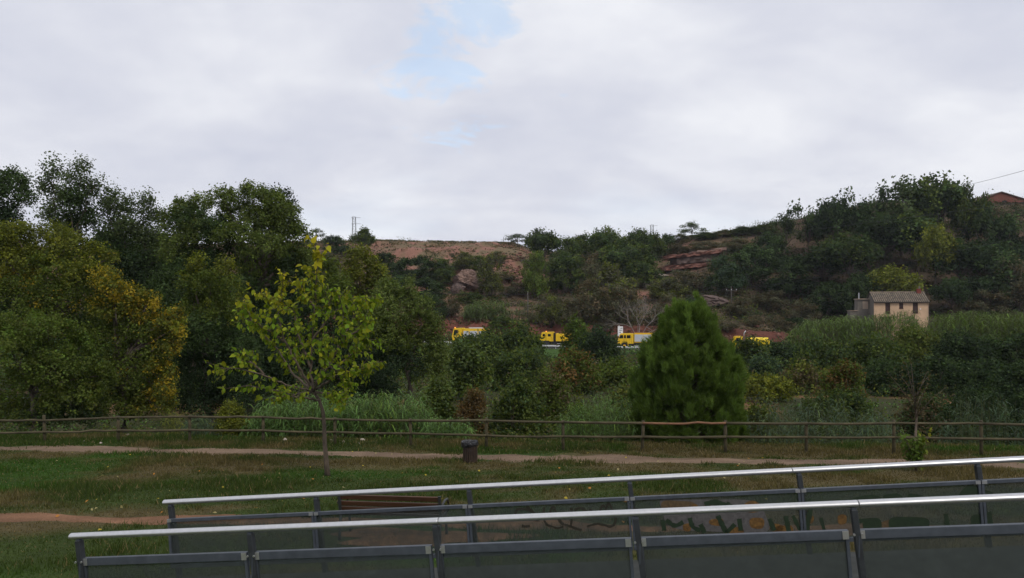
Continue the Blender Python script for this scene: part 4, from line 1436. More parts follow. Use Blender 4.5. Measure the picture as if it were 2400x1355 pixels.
G1, G2, G3 = 'shrubs on the red hillside', 'trees in the gully below the ridge', 'trees on the dark slope behind the house'
HP = [
    # ridge on the far side of the willows
    (742, 562, 533, 32, 'airy', 'tiny airy tree on the ridge just beyond the largest willow', None),
    (787, 600, 552, 60, 'bush_dark', 'dark bush on the ridge between the tiny airy tree and lattice mast', G1),
    (850, 605, 533, 46, 'round_mid', 'green tree standing right beside the lattice mast', None),
    (765, 650, 590, 70, 'bush_brown', 'brown scrub below the ridge behind the willow', G1),
    (775, 700, 640, 80, 'bush_dark', 'dark bush on the slope behind the round poplar', G1),
    # band of dark shrubs below the bare red crest
    (905, 640, 592, 74, 'bush_dark', 'dark shrub nearest the round poplar in the band below the bare crest', G1),
    (948, 660, 604, 64, 'bush_dark', 'second dark shrub from the round poplar in the band below the crest', G1),
    (990, 664, 598, 76, 'bush_dark', 'largest dark shrub in the band below the bare crest', G1),
    (1035, 668, 606, 64, 'bush_mid', 'green shrub in the band just left of the boulder', G1),
    (935, 712, 645, 84, 'bush_dark', 'dark shrub low on the slope above the small leaved tree', G1),
    (1000, 712, 650, 90, 'bush_dark', 'dark shrub low on the slope left of the boulder foot', G1),
    (1085, 640, 590, 66, 'bush_olive', 'olive shrub directly above the boulder', G1),
    (1148, 700, 598, 70, 'bush_olive', 'tall olive shrub touching the right of the boulder', G1),
    (1120, 636, 598, 44, 'bush_mid', 'small green shrub above the boulder near the crag', G1),
    (1165, 612, 588, 40, 'bush_olive', 'small olive shrub left of the red crag top', G1),
    (1252, 702, 588, 60, 'upright', 'upright bright green tree below the red crag', None),
    (1212, 578, 546, 58, 'airy', 'airy tree on the crest where the bare red slope ends', None),
    (1100, 716, 684, 62, 'bush_mid', 'low green shrub at the foot of the boulder', G1),
    (1050, 745, 700, 56, 'bush_grey', 'grey shrub above the nose of the first truck', G1),
    (1015, 750, 690, 70, 'bush_dark', 'dark shrub on the bank beside the small leaved tree', G1),
    (1310, 672, 638, 44, 'bush_dark', 'dark shrub under the overhanging end of the crag', G1),
    (1205, 692, 660, 54, 'bush_brown', 'brown shrub below the red crag', G1),
    (1190, 660, 640, 40, 'bush_brown', 'small brown tuft shrub on the crag side', G1),
    (1292, 768, 694, 76, 'bush_olive', 'olive brown shrub on the bank above the second truck', G1),
    (1330, 765, 700, 62, 'bush_brown', 'brownish shrub on the bank beside the yellow shrub', G1),
    (1365, 757, 692, 36, 'yellow', 'small yellow green tree on the bank above the bush by the trucks', None),
    # gully
    (1275, 640, 537, 78, 'round_dark', 'dark round tree on the ridge next to the bare slope', G2),
    (1330, 640, 556, 74, 'bush_mid', 'green tree crown right of the dark round ridge tree', G2),
    (1375, 640, 548, 76, 'round_mid', 'ridge tree in the gully beyond the dark round tree', G2),
    (1412, 640, 532, 60, 'round_dark', 'ridge tree with the highest crown in the gully', G2),
    (1450, 640, 544, 70, 'round_mid', 'ridge tree between the highest gully crown and the small mast', G2),
    (1492, 640, 535, 62, 'round_dark', 'ridge tree just left of the small mast', G2),
    (1530, 632, 546, 60, 'round_mid', 'ridge tree at the small mast', G2),
    (1558, 606, 548, 44, 'bush_dark', 'low dark shrub on the ridge right of the small mast', G2),
    (1325, 690, 600, 96, 'bush_mid', 'broad green shrub mid gully below the ridge trees', G2),
    (1388, 690, 592, 96, 'bush_grey', 'greyish shrub in the middle of the gully', G2),
    (1445, 680, 575, 86, 'round_dark', 'dark tree in the upper gully left of the rock ledge', G2),
    (1502, 676, 572, 84, 'bush_mid', 'green shrub mass left of the rock ledge', G2),
    (1478, 655, 596, 56, 'bush_blue', 'bluish shrub in the gully left of the rock ledge', G2),
    (1428, 748, 616, 120, 'bush_olive', 'large domed olive shrub in the lower gully', None),
    (1375, 762, 655, 100, 'bush_grey', 'grey shrub at the gully mouth above the road', G2),
    (1450, 762, 668, 90, 'bush_brown', 'brown shrub behind the bare grey tree', G2),
    (1560, 760, 690, 90, 'bush_brown', 'brown scrub right of the bare grey tree', G1),
    (1570, 705, 650, 90, 'bush_olive', 'olive scrub below the rock ledge', G1),
    (1620, 690, 632, 90, 'bush_brown', 'brown scrub under the right half of the rock ledge', G1),
    # shoulder right of the ledge
    (1622, 562, 519, 56, 'airy', 'airy tree standing alone on the shoulder of the ridge', None),
    (1590, 566, 547, 44, 'bush_olive', 'low shrub on the ridge under the lone airy tree', G1),
    (1650, 562, 543, 56, 'bush_mid', 'low ridge shrub right of the lone airy tree', G1),
    (1695, 556, 537, 56, 'bush_olive', 'second low ridge shrub right of the lone airy tree', G1),
    (1740, 550, 531, 60, 'bush_mid', 'third low ridge shrub right of the lone airy tree', G1),
    (1785, 550, 528, 60, 'bush_mid', 'low ridge shrub where the wooded slope begins', G1),
    (1600, 606, 560, 70, 'bush_grey', 'grey scrub on the shoulder above the rock ledge', G1),
    (1660, 596, 562, 70, 'bush_brown', 'brown scrub on the shoulder above the right end of the ledge', G1),
    (1720, 590, 560, 66, 'bush_brown', 'brown scrub on the upper shoulder before the wooded slope', G1),
    # wooded slope behind the house
    (1700, 690, 598, 84, 'bush_blue', 'bluish bush beside the right end of the rock ledge', G3),
    (1758, 670, 574, 106, 'bush_dark', 'dark bush on the slope right of the rock ledge', G3),
    (1842, 620, 497, 74, 'airy', 'pale airy tree at the start of the wooded crest', None),
    (1800, 640, 545, 90, 'bush_dark', 'dark bush below the pale airy crest tree', G3),
    (1895, 620, 476, 92, 'airy_dark', 'dark tree second along the wooded crest', G3),
    (1958, 620, 462, 104, 'round_deep', 'blackish tree third along the wooded crest', G3),
    (2030, 610, 434, 96, 'airy_dark', 'dark open tree fourth along the wooded crest', G3),
    (2112, 600, 412, 130, 'airy', 'tallest open tree on the wooded crest above the house', None),
    (2205, 600, 412, 120, 'round_dark', 'broad tall tree on the crest above the house chimney', None),
    (2268, 620, 432, 84, 'round_mid', 'tree on the crest just before the red brown building', G3),
    (1850, 700, 600, 116, 'bush_dark', 'dark bush low on the wooded slope above the terrace', G3),
    (1925, 690, 575, 124, 'round_deep', 'blackish tree mid slope left of the house', G3),
    (1990, 700, 545, 120, 'round_dark', 'dark tree mid slope above the house annex', G3),
    (2075, 650, 500, 130, 'round_deep', 'blackish tree on the upper slope above the house roof', G3),
    (2150, 660, 500, 120, 'round_dark', 'dark tree on the upper slope below the tall crest trees', G3),
    (2192, 690, 527, 88, 'round_gold', 'olive gold tree on the slope above the chimney', None),
    (2095, 735, 622, 122, 'round_gold', 'olive gold tree directly behind the house roof', None),
    (2250, 700, 560, 120, 'round_deep', 'blackish tree on the slope right of the olive gold tree', G3),
    (2310, 640, 486, 110, 'bush_dark', 'dark bush below the red brown building', G3),
    (2370, 650, 505, 120, 'bush_dark', 'dark bush at the photo edge below the red brown building', G3),
    (2330, 720, 575, 130, 'bush_dark', 'dark bush mid slope near the photo edge', G3),
    (2390, 730, 600, 110, 'bush_brown', 'brown scrub on the red slope at the photo edge', G3),
    (2010, 745, 640, 90, 'bush_dark', 'dark bush directly left of the house annex', G3),
    (1940, 745, 660, 100, 'bush_dark', 'dark bush on the slope left of the stove pipe', G3),
    (2230, 750, 650, 80, 'round_deep', 'blackish tree right beside the house corner', G3),
    (2300, 745, 680, 100, 'bush_brown', 'brown scrub on the red slope behind the canes', G3),
    # terrace above the road right of the pine
    (1632, 765, 696, 76, 'bush_blue', 'bluish green bush peeking out behind the pine top', None),
    (1705, 778, 748, 54, 'bush_brown', 'brown scrub on the red bank just right of the pine', G1),
    (1842, 782, 752, 56, 'bush_grey', 'grey scrub on the red bank above the tanker tail', G1),
    (1872, 776, 744, 66, 'bush_dark', 'dark bush where the red bank meets the cane belt', G1),
    (1600, 772, 742, 50, 'bush_brown', 'brown scrub on the red bank just left of the pine', G1),
    (1420, 776, 748, 46, 'bush_brown', 'brown scrub on the red bank behind the dark rounded bush', G1),
    (1175, 772, 740, 54, 'bush_mid', 'green shrub on the red bank behind the first truck', G1),
    (1765, 766, 738, 46, 'bush_grey', 'small grey fruit tree on the terrace below the utility pole', G1),
    (1815, 768, 738, 46, 'bush_grey', 'second small grey fruit tree on the terrace', G1),
    (1880, 762, 705, 70, 'bush_brown', 'brown bush at the end of the terrace', G1),
    (1730, 745, 700, 60, 'bush_brown', 'brown bush at the foot of the utility pole', G1),
    (1800, 730, 680, 80, 'bush_brown', 'brown scrub on the slope above the tanker truck', G1),
]
for h in HP:
    hill_plant(*h)


def hill_scrub():
    """dry grass tufts and low scrub between the shrubs"""
    rng = np.random.default_rng(401)
    n = 90000
    X = rng.uniform(-75, 150, n)
    Y = rng.uniform(150, 262, n)
    d = Y - road_y(X)
    keep = d > 6
    dens = fbm(X * 0.14, Y * 0.14, 411, 4)
    bare = sst(-48, -38, X) * sst(9, 3, X) * sst(185, 200, Y)
    keep &= rng.random(n) < (0.12 + 0.9 * sst(0.4, 0.62, dens)) * (1 - 0.55 * bare)
    keep &= ~((d < 15) & (rng.random(n) < 0.35) & (X < 35))
    X, Y = X[keep], Y[keep]
    n = len(X)
    Z = HT(X, Y)
    h = rng.uniform(0.25, 0.8, n)
    kk = 5
    si = np.repeat(np.arange(n), kk)
    C = np.stack([X, Y, Z], 1)[si] + rng.normal(size=(n * kk, 3)) * 0.25 * np.array([1, 1, 0.2]) + np.array([0, 0, 1]) * (h[si] * 0.45)[:, None]
    N = unit(rng.normal(size=(n * kk, 3)) + np.array([0, -0.6, 0.2]))
    V, Fc = leaf_quads(C, N, 0.42, 0.5, rng, -1.2)
    g = rng.random(n)
    pal = np.array([[0.19, 0.145, 0.08], [0.085, 0.08, 0.045], [0.05, 0.062, 0.03], [0.15, 0.11, 0.06]])
    c = pal[(g * 4).astype(int)] * rng.uniform(0.7, 1.25, (n, 1))
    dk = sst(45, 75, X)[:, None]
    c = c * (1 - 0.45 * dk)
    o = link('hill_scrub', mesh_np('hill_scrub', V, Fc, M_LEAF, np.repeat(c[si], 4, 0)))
    tag(o, 'dry grass tufts and low scrub covering the hillside', 'scrub', kind='stuff')


hill_scrub()


def leaf_scatter(C, leaf, col, rng, per, spread, name, label, cat, m_=None):
    n = len(C)
    si = np.repeat(np.arange(n), per)
    q = rng.normal(size=(n * per, 3))
    q[:, 2] = np.abs(q[:, 2])
    D = C[si] + q * spread[si]
    N = unit(q * 0.6 + rng.normal(size=(n * per, 3)) * 0.6 + np.array([0, -0.2, 0.4]))
    lf = leaf[si][:, None] if hasattr(leaf, '__len__') else leaf
    V, Fc = leaf_quads(D, N, lf, 0.6, rng, 0.1)
    c = col[si] * rng.uniform(0.7, 1.3, (n * per, 1))
    o = link(name, mesh_np(name, V, Fc, m_ or M_LEAF, np.repeat(c, 4, 0)))
    tag(o, label, cat, kind='stuff')


def undergrowth():
    rng = np.random.default_rng(421)
    n = 5200
    Y = 29 + 112 * rng.random(n) ** 1.35
    X = rng.uniform(-0.72, 0.72, n) * Y
    keep = (Y > fence_y(X) + 3.4) & (Y < road_y(X) - 7)
    soil = (np.abs(Y - 57.5) < 2.0) & (X > 17) & (X < 30)
    verge = (Y > 118) & (X > 3) & (X < 13)
    keep &= ~soil & ~verge
    X, Y = X[keep], Y[keep]
    n = len(X)
    C = np.stack([X, Y, HT(X, Y)], 1)
    hh = rng.uniform(0.25, 0.75, (n, 1)) * (0.7 + Y[:, None] / 90)
    spread = np.concatenate([hh * 0.9, hh * 0.9, hh * 0.75], 1)
    pal = np.array([PAL[k][0] for k in ('dark', 'mid', 'deep', 'olive', 'dark', 'brown', 'reed')])
    col = pal[rng.integers(0, len(pal), n)] * rng.uniform(0.7, 1.2, (n, 1))
    leaf_scatter(C, Y * 0.0036, col, rng, 34, spread, 'undergrowth', 'tangled dark undergrowth filling the valley floor', 'undergrowth')


undergrowth()


def hill_thicket():
    rng = np.random.default_rng(431)
    n = 9000
    X = rng.uniform(-75, 155, n)
    Y = rng.uniform(146, 258, n)
    d = Y - road_y(X)
    px = CX + F * X / Y
    bare = sst(-50, -40, X) * sst(9, 3, X) * sst(200, 212, Y)
    dens = fbm(X * 0.09, Y * 0.07, 441, 4)
    want = 0.22 + 0.6 * sst(0.42, 0.6, dens) + 0.55 * sst(62, 80, X)
    want = want * (1 - 0.97 * bare) * sst(6.5, 14, d)
    want = want * np.where((px > 1530) & (px < 1700) & (Y > 185), 0.25, 1.0)
    keep = rng.random(n) < want * 0.42
    X, Y = X[keep], Y[keep]
    n = len(X)
    C = np.stack([X, Y, HT(X, Y)], 1)
    hh = rng.uniform(0.35, 1.15, (n, 1)) * (1 + 0.35 * sst(60, 85, X)[:, None])
    spread = np.concatenate([hh, hh, hh * 0.8], 1)
    pal = np.array([PAL[k][0] for k in ('dark', 'mid', 'olive', 'grey', 'brown', 'dark')])
    col = pal[rng.integers(0, len(pal), n)] * rng.uniform(0.75, 1.2, (n, 1))
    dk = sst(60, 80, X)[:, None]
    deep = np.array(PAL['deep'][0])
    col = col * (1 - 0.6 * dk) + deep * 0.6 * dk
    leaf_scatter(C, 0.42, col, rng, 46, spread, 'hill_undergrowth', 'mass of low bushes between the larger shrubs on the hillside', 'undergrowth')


hill_thicket()


def roadside_hedge():
    rng = np.random.default_rng(451)
    base = Vector((8, float(road_y(8)) + 5.0, float(road_z(8))))
    lobes = []
    for x in np.arange(-30, 80, 0.9):
        y = float(road_y(x)) + 5.0 + rng.uniform(-.5, .5)
        z = gz(x, y)
        h = 0.9 + 0.9 * float(fbm(np.array([x * .2]), np.array([1.0]), 6, 3)[0])
        k = ('mid', 'dark', 'reed')[int(rng.integers(0, 3))]
        lobes.append((x - base.x, y - base.y, z - base.z + h * 0.5, 0.9, 0.7, h * 0.62, k, 'olive', 0.15))
    V, Fc, C = lobe_leaves(lobes, 0.36, 3.4, rng, 0.5, 0.2, 0.25, 0.7)
    root = empty('hedge', base)
    tag(root, 'low green hedge along the far side of the road behind the trucks', 'hedge')
    link('foliage', mesh_np('foliage', V, Fc, M_LEAF, C), root)
    mb = MB()
    for l in lobes[::4]:
        mb.tube([(l[0], l[1], l[2] - l[5] - 0.2), (l[0], l[1], l[2] + l[5] * 0.4)], [0.05, 0.02], 5)
    mb.build('stem', M_BARK, root)


roadside_hedge()


def bare_tree():
    rng = np.random.default_rng(501)
    p = ground_hit(1492, 765)
    p = Vector((p.x, road_y(p.x) + 7.5, gz(p.x, road_y(p.x) + 7.5)))
    root = empty('bare_tree', p)
    tag(root, 'leafless pale grey tree with spreading branches above the third truck', 'tree')
    mb, tw = MB(), MB()

    def grow(a, d, L, r, lvl):
        b = a + d * L
        mid = (a + b) / 2 + Vector(rng.normal(size=3)) * L * 0.05
        (mb if lvl < 3 else tw).tube([a, mid, b], [r, r * 0.8, r * 0.6], 5 if lvl < 3 else 3, caps=False)
        if lvl >= 6:
            return
        k = 3 if lvl < 4 else 2
        for i in range(k):
            nd = (d + Vector(rng.normal(size=3)) * 0.48 + Vector((0, 0, 0.10))).normalized()
            grow(b, nd, L * rnd(rng, 0.62, 0.86), r * 0.6, lvl + 1)
    for d in ((-0.55, 0, 0.8), (0.1, 0.3, 1), (0.5, -0.2, 0.85), (-0.15, -0.3, 1)):
        grow(Vector((0, 0, 0.6)), Vector(d).normalized(), 2.6, 0.11, 1)
    grow(Vector((0.3, 0, 0.8)), Vector((0.9, 0, 0.42)).normalized(), 4.2, 0.10, 3)
    mb.tube([(0, 0, -0.5), (0, 0, 0.7)], [0.26, 0.2], 7)
    mb.build('trunk', M_GREYWOOD, root, smooth=True)
    tw.build('twigs', M_GREYWOOD, root)


bare_tree()


# ------------------------------------------------------------------ rocks
def rock_mesh(name, size, seed, material, sub=4, cuts=14, rough=0.16, blocky=0.0):
    import bmesh
    rng = np.random.default_rng(seed)
    bm = bmesh.new()
    bmesh.ops.create_icosphere(bm, subdivisions=sub, radius=1.0)
    P_ = np.array([v.co[:] for v in bm.verts])
    if blocky:
        m = np.max(np.abs(P_), axis=1, keepdims=True)
        P_ = P_ * (1 - blocky) + P_ / m * 0.8 * blocky
    for _ in range(cuts):
        nrm = unit(rng.normal(size=(1, 3)))[0]
        h = P_ @ nrm - rng.uniform(0.5, 0.82)
        P_ = P_ - np.outer(np.maximum(h, 0), nrm)
    U = unit(P_)
    a = fbm(U[:, 0] * 2.1 + seed * 1.7, U[:, 1] * 2.1 + U[:, 2] * 2.9, seed, 3) - 0.5
    ridge = np.abs(fbm(U[:, 0] * 3.5 + 5, U[:, 2] * 4.5 + U[:, 1] * 3, seed + 5, 4) - 0.5)
    fine = fbm(U[:, 0] * 9 + 1, U[:, 2] * 11 + U[:, 1] * 8, seed + 9, 3) - 0.5
    P_ = P_ * (1 + rough * 1.6 * a - rough * 1.8 * sst(0.10, 0.0, ridge) * 0.5 + rough * 0.45 * fine)[:, None]
    for v, p in zip(bm.verts, P_):
        v.co = (p[0] * size[0], p[1] * size[1], p[2] * size[2])
    me = bpy.data.meshes.new(name)
    bm.to_mesh(me)
    bm.free()
    me.materials.append(material)
    return me


def rock(name, label, c, size, seed, material, group=None, sub=4, cat='rock', rz=0.0, **kw):
    o = link(name, rock_mesh(name, size, seed, material, sub, **kw))
    o.location = c
    o.rotation_euler = (0, 0, rz)
    tag(o, label, cat, group)
    return o


def rock_px(name, label, px, py, wpx, hpx, seed, material, depth=0.8, **kw):
    p = ground_hit(px, py + hpx * 0.45)
    w, h = wpx / F * p.y / 2 * 1.22, hpx / F * p.y / 2 * 1.3
    p = Vector((p.x, p.y + w * 0.2, P(px, py, p.y).z))
    return rock(name, label, p, (w, w * depth, h), seed, material, **kw)


rock_px('boulder', 'huge angular grey brown boulder on the hillside', 1098, 660, 70, 48, 23, M_ROCK, sub=5, cuts=9, rough=0.2, blocky=0.5)
rock_px('boulder', 'smaller dark boulder leaning against the huge angular boulder', 1072, 676, 34, 28, 24, M_DARKROCK, sub=4, cuts=8, rough=0.2, blocky=0.4)
rock_px('boulder', 'dark slab shaped boulder above the terrace near the utility pole', 1676, 706, 64, 30, 14, M_DARKROCK, depth=0.7, cuts=7, rough=0.2, blocky=0.5)


def crag():
    rng = np.random.default_rng(61)
    c = ground_hit(1210, 660)
    root = empty('rock_crag', c)
    tag(root, 'red crag of broken rock steps at the end of the bare slope', 'rock')
    protos = [rock_mesh('rock', (1, 0.8, 0.62), 200 + i, M_REDROCK, 3, cuts=8, rough=0.14, blocky=0.6) for i in range(6)]
    spots = []
    for k in range(95):
        y = rng.uniform(594, 660)
        x0, x1 = np.interp(y, [594, 620, 660], [1180, 1176, 1184]), np.interp(y, [594, 620, 660], [1248, 1246, 1236])
        spots.append((rng.uniform(x0, x1), y, rng.uniform(5, 13)))
    for k in range(14):
        spots.append((rng.uniform(1278, 1304), rng.uniform(622, 652), rng.uniform(5, 10)))
    for x, y, w in spots:
        p = ground_hit(x, y)
        o = link('rock', protos[int(rng.integers(0, 6))], root)
        s_ = w / F * p.y / 2
        o.scale = (s_ * rng.uniform(1.0, 1.6), s_, s_ * rng.uniform(0.7, 1.0))
        o.location = p - c + Vector((0, 0, s_ * 0.1))
        o.rotation_euler = (rng.normal() * 0.15, rng.normal() * 0.15, rng.uniform(0, 6.28))


crag()


def ledge():
    rng = np.random.default_rng(71)
    c = ground_hit(1625, 626)
    c = Vector((c.x, c.y + 1.0, c.z))
    root = empty('rock_ledge', c)
    tag(root, 'long layered red brown rock ledge on the hillside shoulder', 'rock')
    k = c.y / F
    # bedding layers (photo columns, rows, depth in metres, colour)
    layers = [(1556, 1690, 594, 602, 3.6, M_REDROCK), (1574, 1686, 602, 617, 2.8, M_DARKROCK), (1560, 1680, 617, 621, 2.0, M_REDROCK), (1548, 1672, 621, 630, 3.2, M_REDROCK), (1620, 1700, 586, 594, 3.0, M_ROCK)]
    for x0, x1, y0, y1, dep, m_ in layers:
        nx, nz = 70, 6
        xs = np.linspace(x0, x1, nx)
        slope = -0.10
        V = []
        for face in (0, 1):
            for j in range(nz + 1):
                t = j / nz
                py = y1 + (y0 - y1) * t + slope * (xs - (x0 + x1) / 2) + 2.2 * (fbm(xs * 0.06, xs * 0 + y0, 9, 3) - 0.5) * 2
                endt = sst(0, 9, xs - x0) * sst(0, 9, x1 - xs)
                yy = -dep * (0.5 + 0.5 * endt) * (0.72 + 0.5 * fbm(xs * 0.11, xs * 0 + t * 1.5 + y0, 19, 4)) + 0.25 * (fbm(xs * 0.5, xs * 0 + t * 5, 29, 3) - 0.5) if face == 0 else np.full(nx, 2.0)
                V.append(np.stack([(xs - CX) * k - c.x, yy, CZ + (HY - py) * k - c.z], 1))
        V = np.concatenate(V)
        i = np.arange(nx - 1)
        fs = []
        R_ = lambda f, j: (f * (nz + 1) + j) * nx
        for j in range(nz):
            fs.append(np.stack([R_(0, j) + i, R_(0, j) + i + 1, R_(0, j + 1) + i + 1, R_(0, j + 1) + i], 1))
        fs.append(np.stack([R_(0, nz) + i, R_(0, nz) + i + 1, R_(1, nz) + i + 1, R_(1, nz) + i], 1))
        fs.append(np.stack([R_(0, 0) + i + 1, R_(0, 0) + i, R_(1, 0) + i, R_(1, 0) + i + 1], 1))
        for e in (0, nx - 1):
            j = np.arange(nz)
            fs.append(np.stack([j * nx + e, (j + 1) * nx + e, R_(1, 0) + (j + 1) * nx + e, R_(1, 0) + j * nx + e], 1))
        link('layer', mesh_np('layer', V, np.concatenate(fs), m_), root)


ledge()


def bank_rubble():
    rng = np.random.default_rng(83)
    base_ = np.array([(1, 0, 0), (-1, 0, 0), (0, 1, 0), (0, -1, 0), (0, 0, 1), (0, 0, -1)], float)
    f = np.array([(0, 2, 4), (2, 1, 4), (1, 3, 4), (3, 0, 4), (2, 0, 5), (1, 2, 5), (3, 1, 5), (0, 3, 5)])
    n = 2600
    X = rng.uniform(-32, 70, n)
    Y = road_y(X) + rng.uniform(5.2, 14.5, n)
    nn = fbm(X * 0.25, Y * 0.6, 87, 3)
    keep = rng.random(n) < sst(0.35, 0.6, nn)
    X, Y = X[keep], Y[keep]
    n = len(X)
    Z = HT(X, Y)
    sz = 0.10 + 0.42 * rng.random(n) ** 3
    V = base_[None] * sz[:, None, None] * rng.uniform(0.5, 1.4, (n, 6, 3)) * np.array([1.3, 1, 0.8]) + np.stack([X, Y, Z], 1)[:, None]
    pal = np.array([[0.17, 0.07, 0.05], [0.22, 0.115, 0.085], [0.10, 0.05, 0.04], [0.14, 0.085, 0.06]])
    c = pal[rng.integers(0, 4, n)] * rng.uniform(0.7, 1.2, (n, 1))
    o = link('bank_rubble', mesh_np('bank_rubble', V.reshape(-1, 3), (np.arange(n)[:, None, None] * 6 + f).reshape(-1, 3), M_DIRT, np.repeat(c, 6, 0)))
    tag(o, 'loose red rubble on the cut bank behind the road', 'rubble', kind='stuff')


bank_rubble()
rock_px('rock', 'pale rock slab below the left end of the long ledge', 1552, 646, 40, 8, 55, M_STONE, depth=0.6)
rock_px('rock', 'small pale rock on the slope left below the long ledge', 1516, 671, 20, 8, 56, M_STONE, depth=0.6)
rock_px('rock', 'red rock on the cut bank above the tanker truck', 1770, 764, 20, 8, 57, M_REDROCK, depth=0.6)
rock_px('rock', 'grey rock on the slope at the photo edge', 2385, 636, 44, 16, 58, M_ROCK, depth=0.6)
for i, (px, py, w, lb) in enumerate([
    (668, 1034, 15, 'long pale stone in the grass left of the young trunk by the fence'), (776, 1035, 14, 'white flat stone just right of the young trunk by the fence'),
    (850, 1033, 15, 'largest pale stone of the cluster between trunk and bin'), (841, 1040, 9, 'small pale stone touching the largest one between trunk and bin'),
    (612, 1036, 9, 'small stone at the foot of the fence post left of the young tree'), (805, 1037, 9, 'small stone between the white flat stone and the stone cluster'),
    (895, 1023, 8, 'tiny pale stone beyond the cluster towards the bin'), (300, 1021, 16, 'broad pale stone behind the lower rail below the golden tree'),
    (237, 1040, 9, 'small stone near the path in front of the leftmost fence posts'), (198, 1035, 8, 'tiny stone left of the small stone near the path'),
    (1625, 1035, 10, 'pale stone under the fence in front of the pine'), (1648, 1041, 7, 'tiny pale stone beside the one in front of the pine')]):
    Y = 3.1 / ((py - HY) / F - 0.05)
    X = (px - CX) / F * Y
    s_ = w / F * Y / 2
    rock('stone', lb, (X, Y, gz(X, Y) + s_ * 0.3), (s_ * 1.1, s_ * 0.8, s_ * 0.7), 70 + i, M_STONE, sub=2, group='stones in the grass by the fence', cat='stone', rz=i * 0.7)


def fallen_leaves():
    rng = np.random.default_rng(91)
    n = 90
    Y = rng.uniform(13, 24, n)
    X = rng.uniform(-0.6, 0.35, n) * Y
    C = np.stack([X, Y, HT(X, Y) + 0.05], 1)
    N = unit(rng.normal(size=(n, 3)) * 0.35 + np.array([0, -0.3, 1]))
    V, Fc = leaf_quads(C, N, 0.075, 0.75, rng)
    c = np.array([[0.55, 0.42, 0.06], [0.40, 0.34, 0.16], [0.50, 0.22, 0.05]])[rng.integers(0, 3, n)]
    o = link('fallen_leaves', mesh_np('fallen_leaves', V, Fc, M_LEAF, np.repeat(c, 4, 0)))
    tag(o, 'scattered yellow fallen leaves on the lawn', 'leaves', kind='stuff')


fallen_leaves()


# ------------------------------------------------------------------ rail fence
def fence():
    posts = [(-60, 1033), (105, 1037), (277, 1035), (445, 1037), (617, 1040), (785, 1043), (963, 1047), (1140, 1053), (1320, 1056), (1505, 1058), (1700, 1061), (1890, 1062), (2095, 1064), (2300, 1067), (2510, 1069)]
    tops = [975, 973, 975, 973, 975, 978, 981, 979, 985, 985, 985, 989, 985, 985, 987]
    b0 = []
    for (px, py), t in zip(posts, tops):
        Y = 3.1 / ((py - HY) / F - 0.05)
        p = P(px, py, Y)
        p.z = gz(p.x, Y)
        b0.append((p, P(px, t, Y).z))
    root = empty('rail_fence', (b0[7][0].x, b0[7][0].y, b0[7][0].z))
    tag(root, 'weathered round log post and rail fence along the path', 'fence')
    o = root.location

    def loc(v):
        return Vector(v) - o
    rng = np.random.default_rng(3)
    for i, (p, t) in enumerate(b0):
        mb = MB()
        lean = rng.normal(0, 0.012)
        q = loc(p)
        r = 0.052
        mb.tube([q + Vector((0, 0, -0.2)), q + Vector((lean * 0.5, 0, (t - p.z) * 0.5)), q + Vector((lean, 0, t - p.z - 0.015)), q + Vector((lean, 0, t - p.z))], [r, r, r, r * 0.8], 10)
        mb.build('post', M_FENCEPOST, root, smooth=True)
    r_up = [982, 985, 978, 976, 977, 982, 985, 985, 989, 991, 991, 992, 991, 992, 995]
    r_lo = [1014, 1012, 1008, 1007, 1008, 1012, 1015, 1020, 1022, 1023, 1023, 1024, 1024, 1028, 1030]
    for rows, name in ((r_up, 'top_rail'), (r_lo, 'lower_rail')):
        for i in range(len(b0) - 1):
            a, c = b0[i][0], b0[i + 1][0]
            za, zc = P(0, rows[i], a.y).z, P(0, rows[i + 1], c.y).z
            pa, pc = Vector((a.x, a.y - 0.07, za)), Vector((c.x, c.y - 0.07, zc))
            pts = []
            sag = rng.uniform(0.0, 0.035)
            for t in np.linspace(0, 1, 7):
                v = pa.lerp(pc, float(t))
                v.z -= sag * math.sin(math.pi * t) * (1 if rng.random() < 0.9 else -1) * 0.8
                pts.append(loc(v))
            mb = MB()
            r = rng.uniform(0.036, 0.043)
            mb.tube(pts, [r * rng.uniform(0.95, 1.05) for _ in pts], 9)
            fresh = name == 'top_rail' and i == 9
            ob = mb.build(name, M_FRESHWOOD if fresh else M_FENCE, root, smooth=True)
            if fresh:
                ob['label'] = 'new orange brown top rail in front of the pine'


fence()


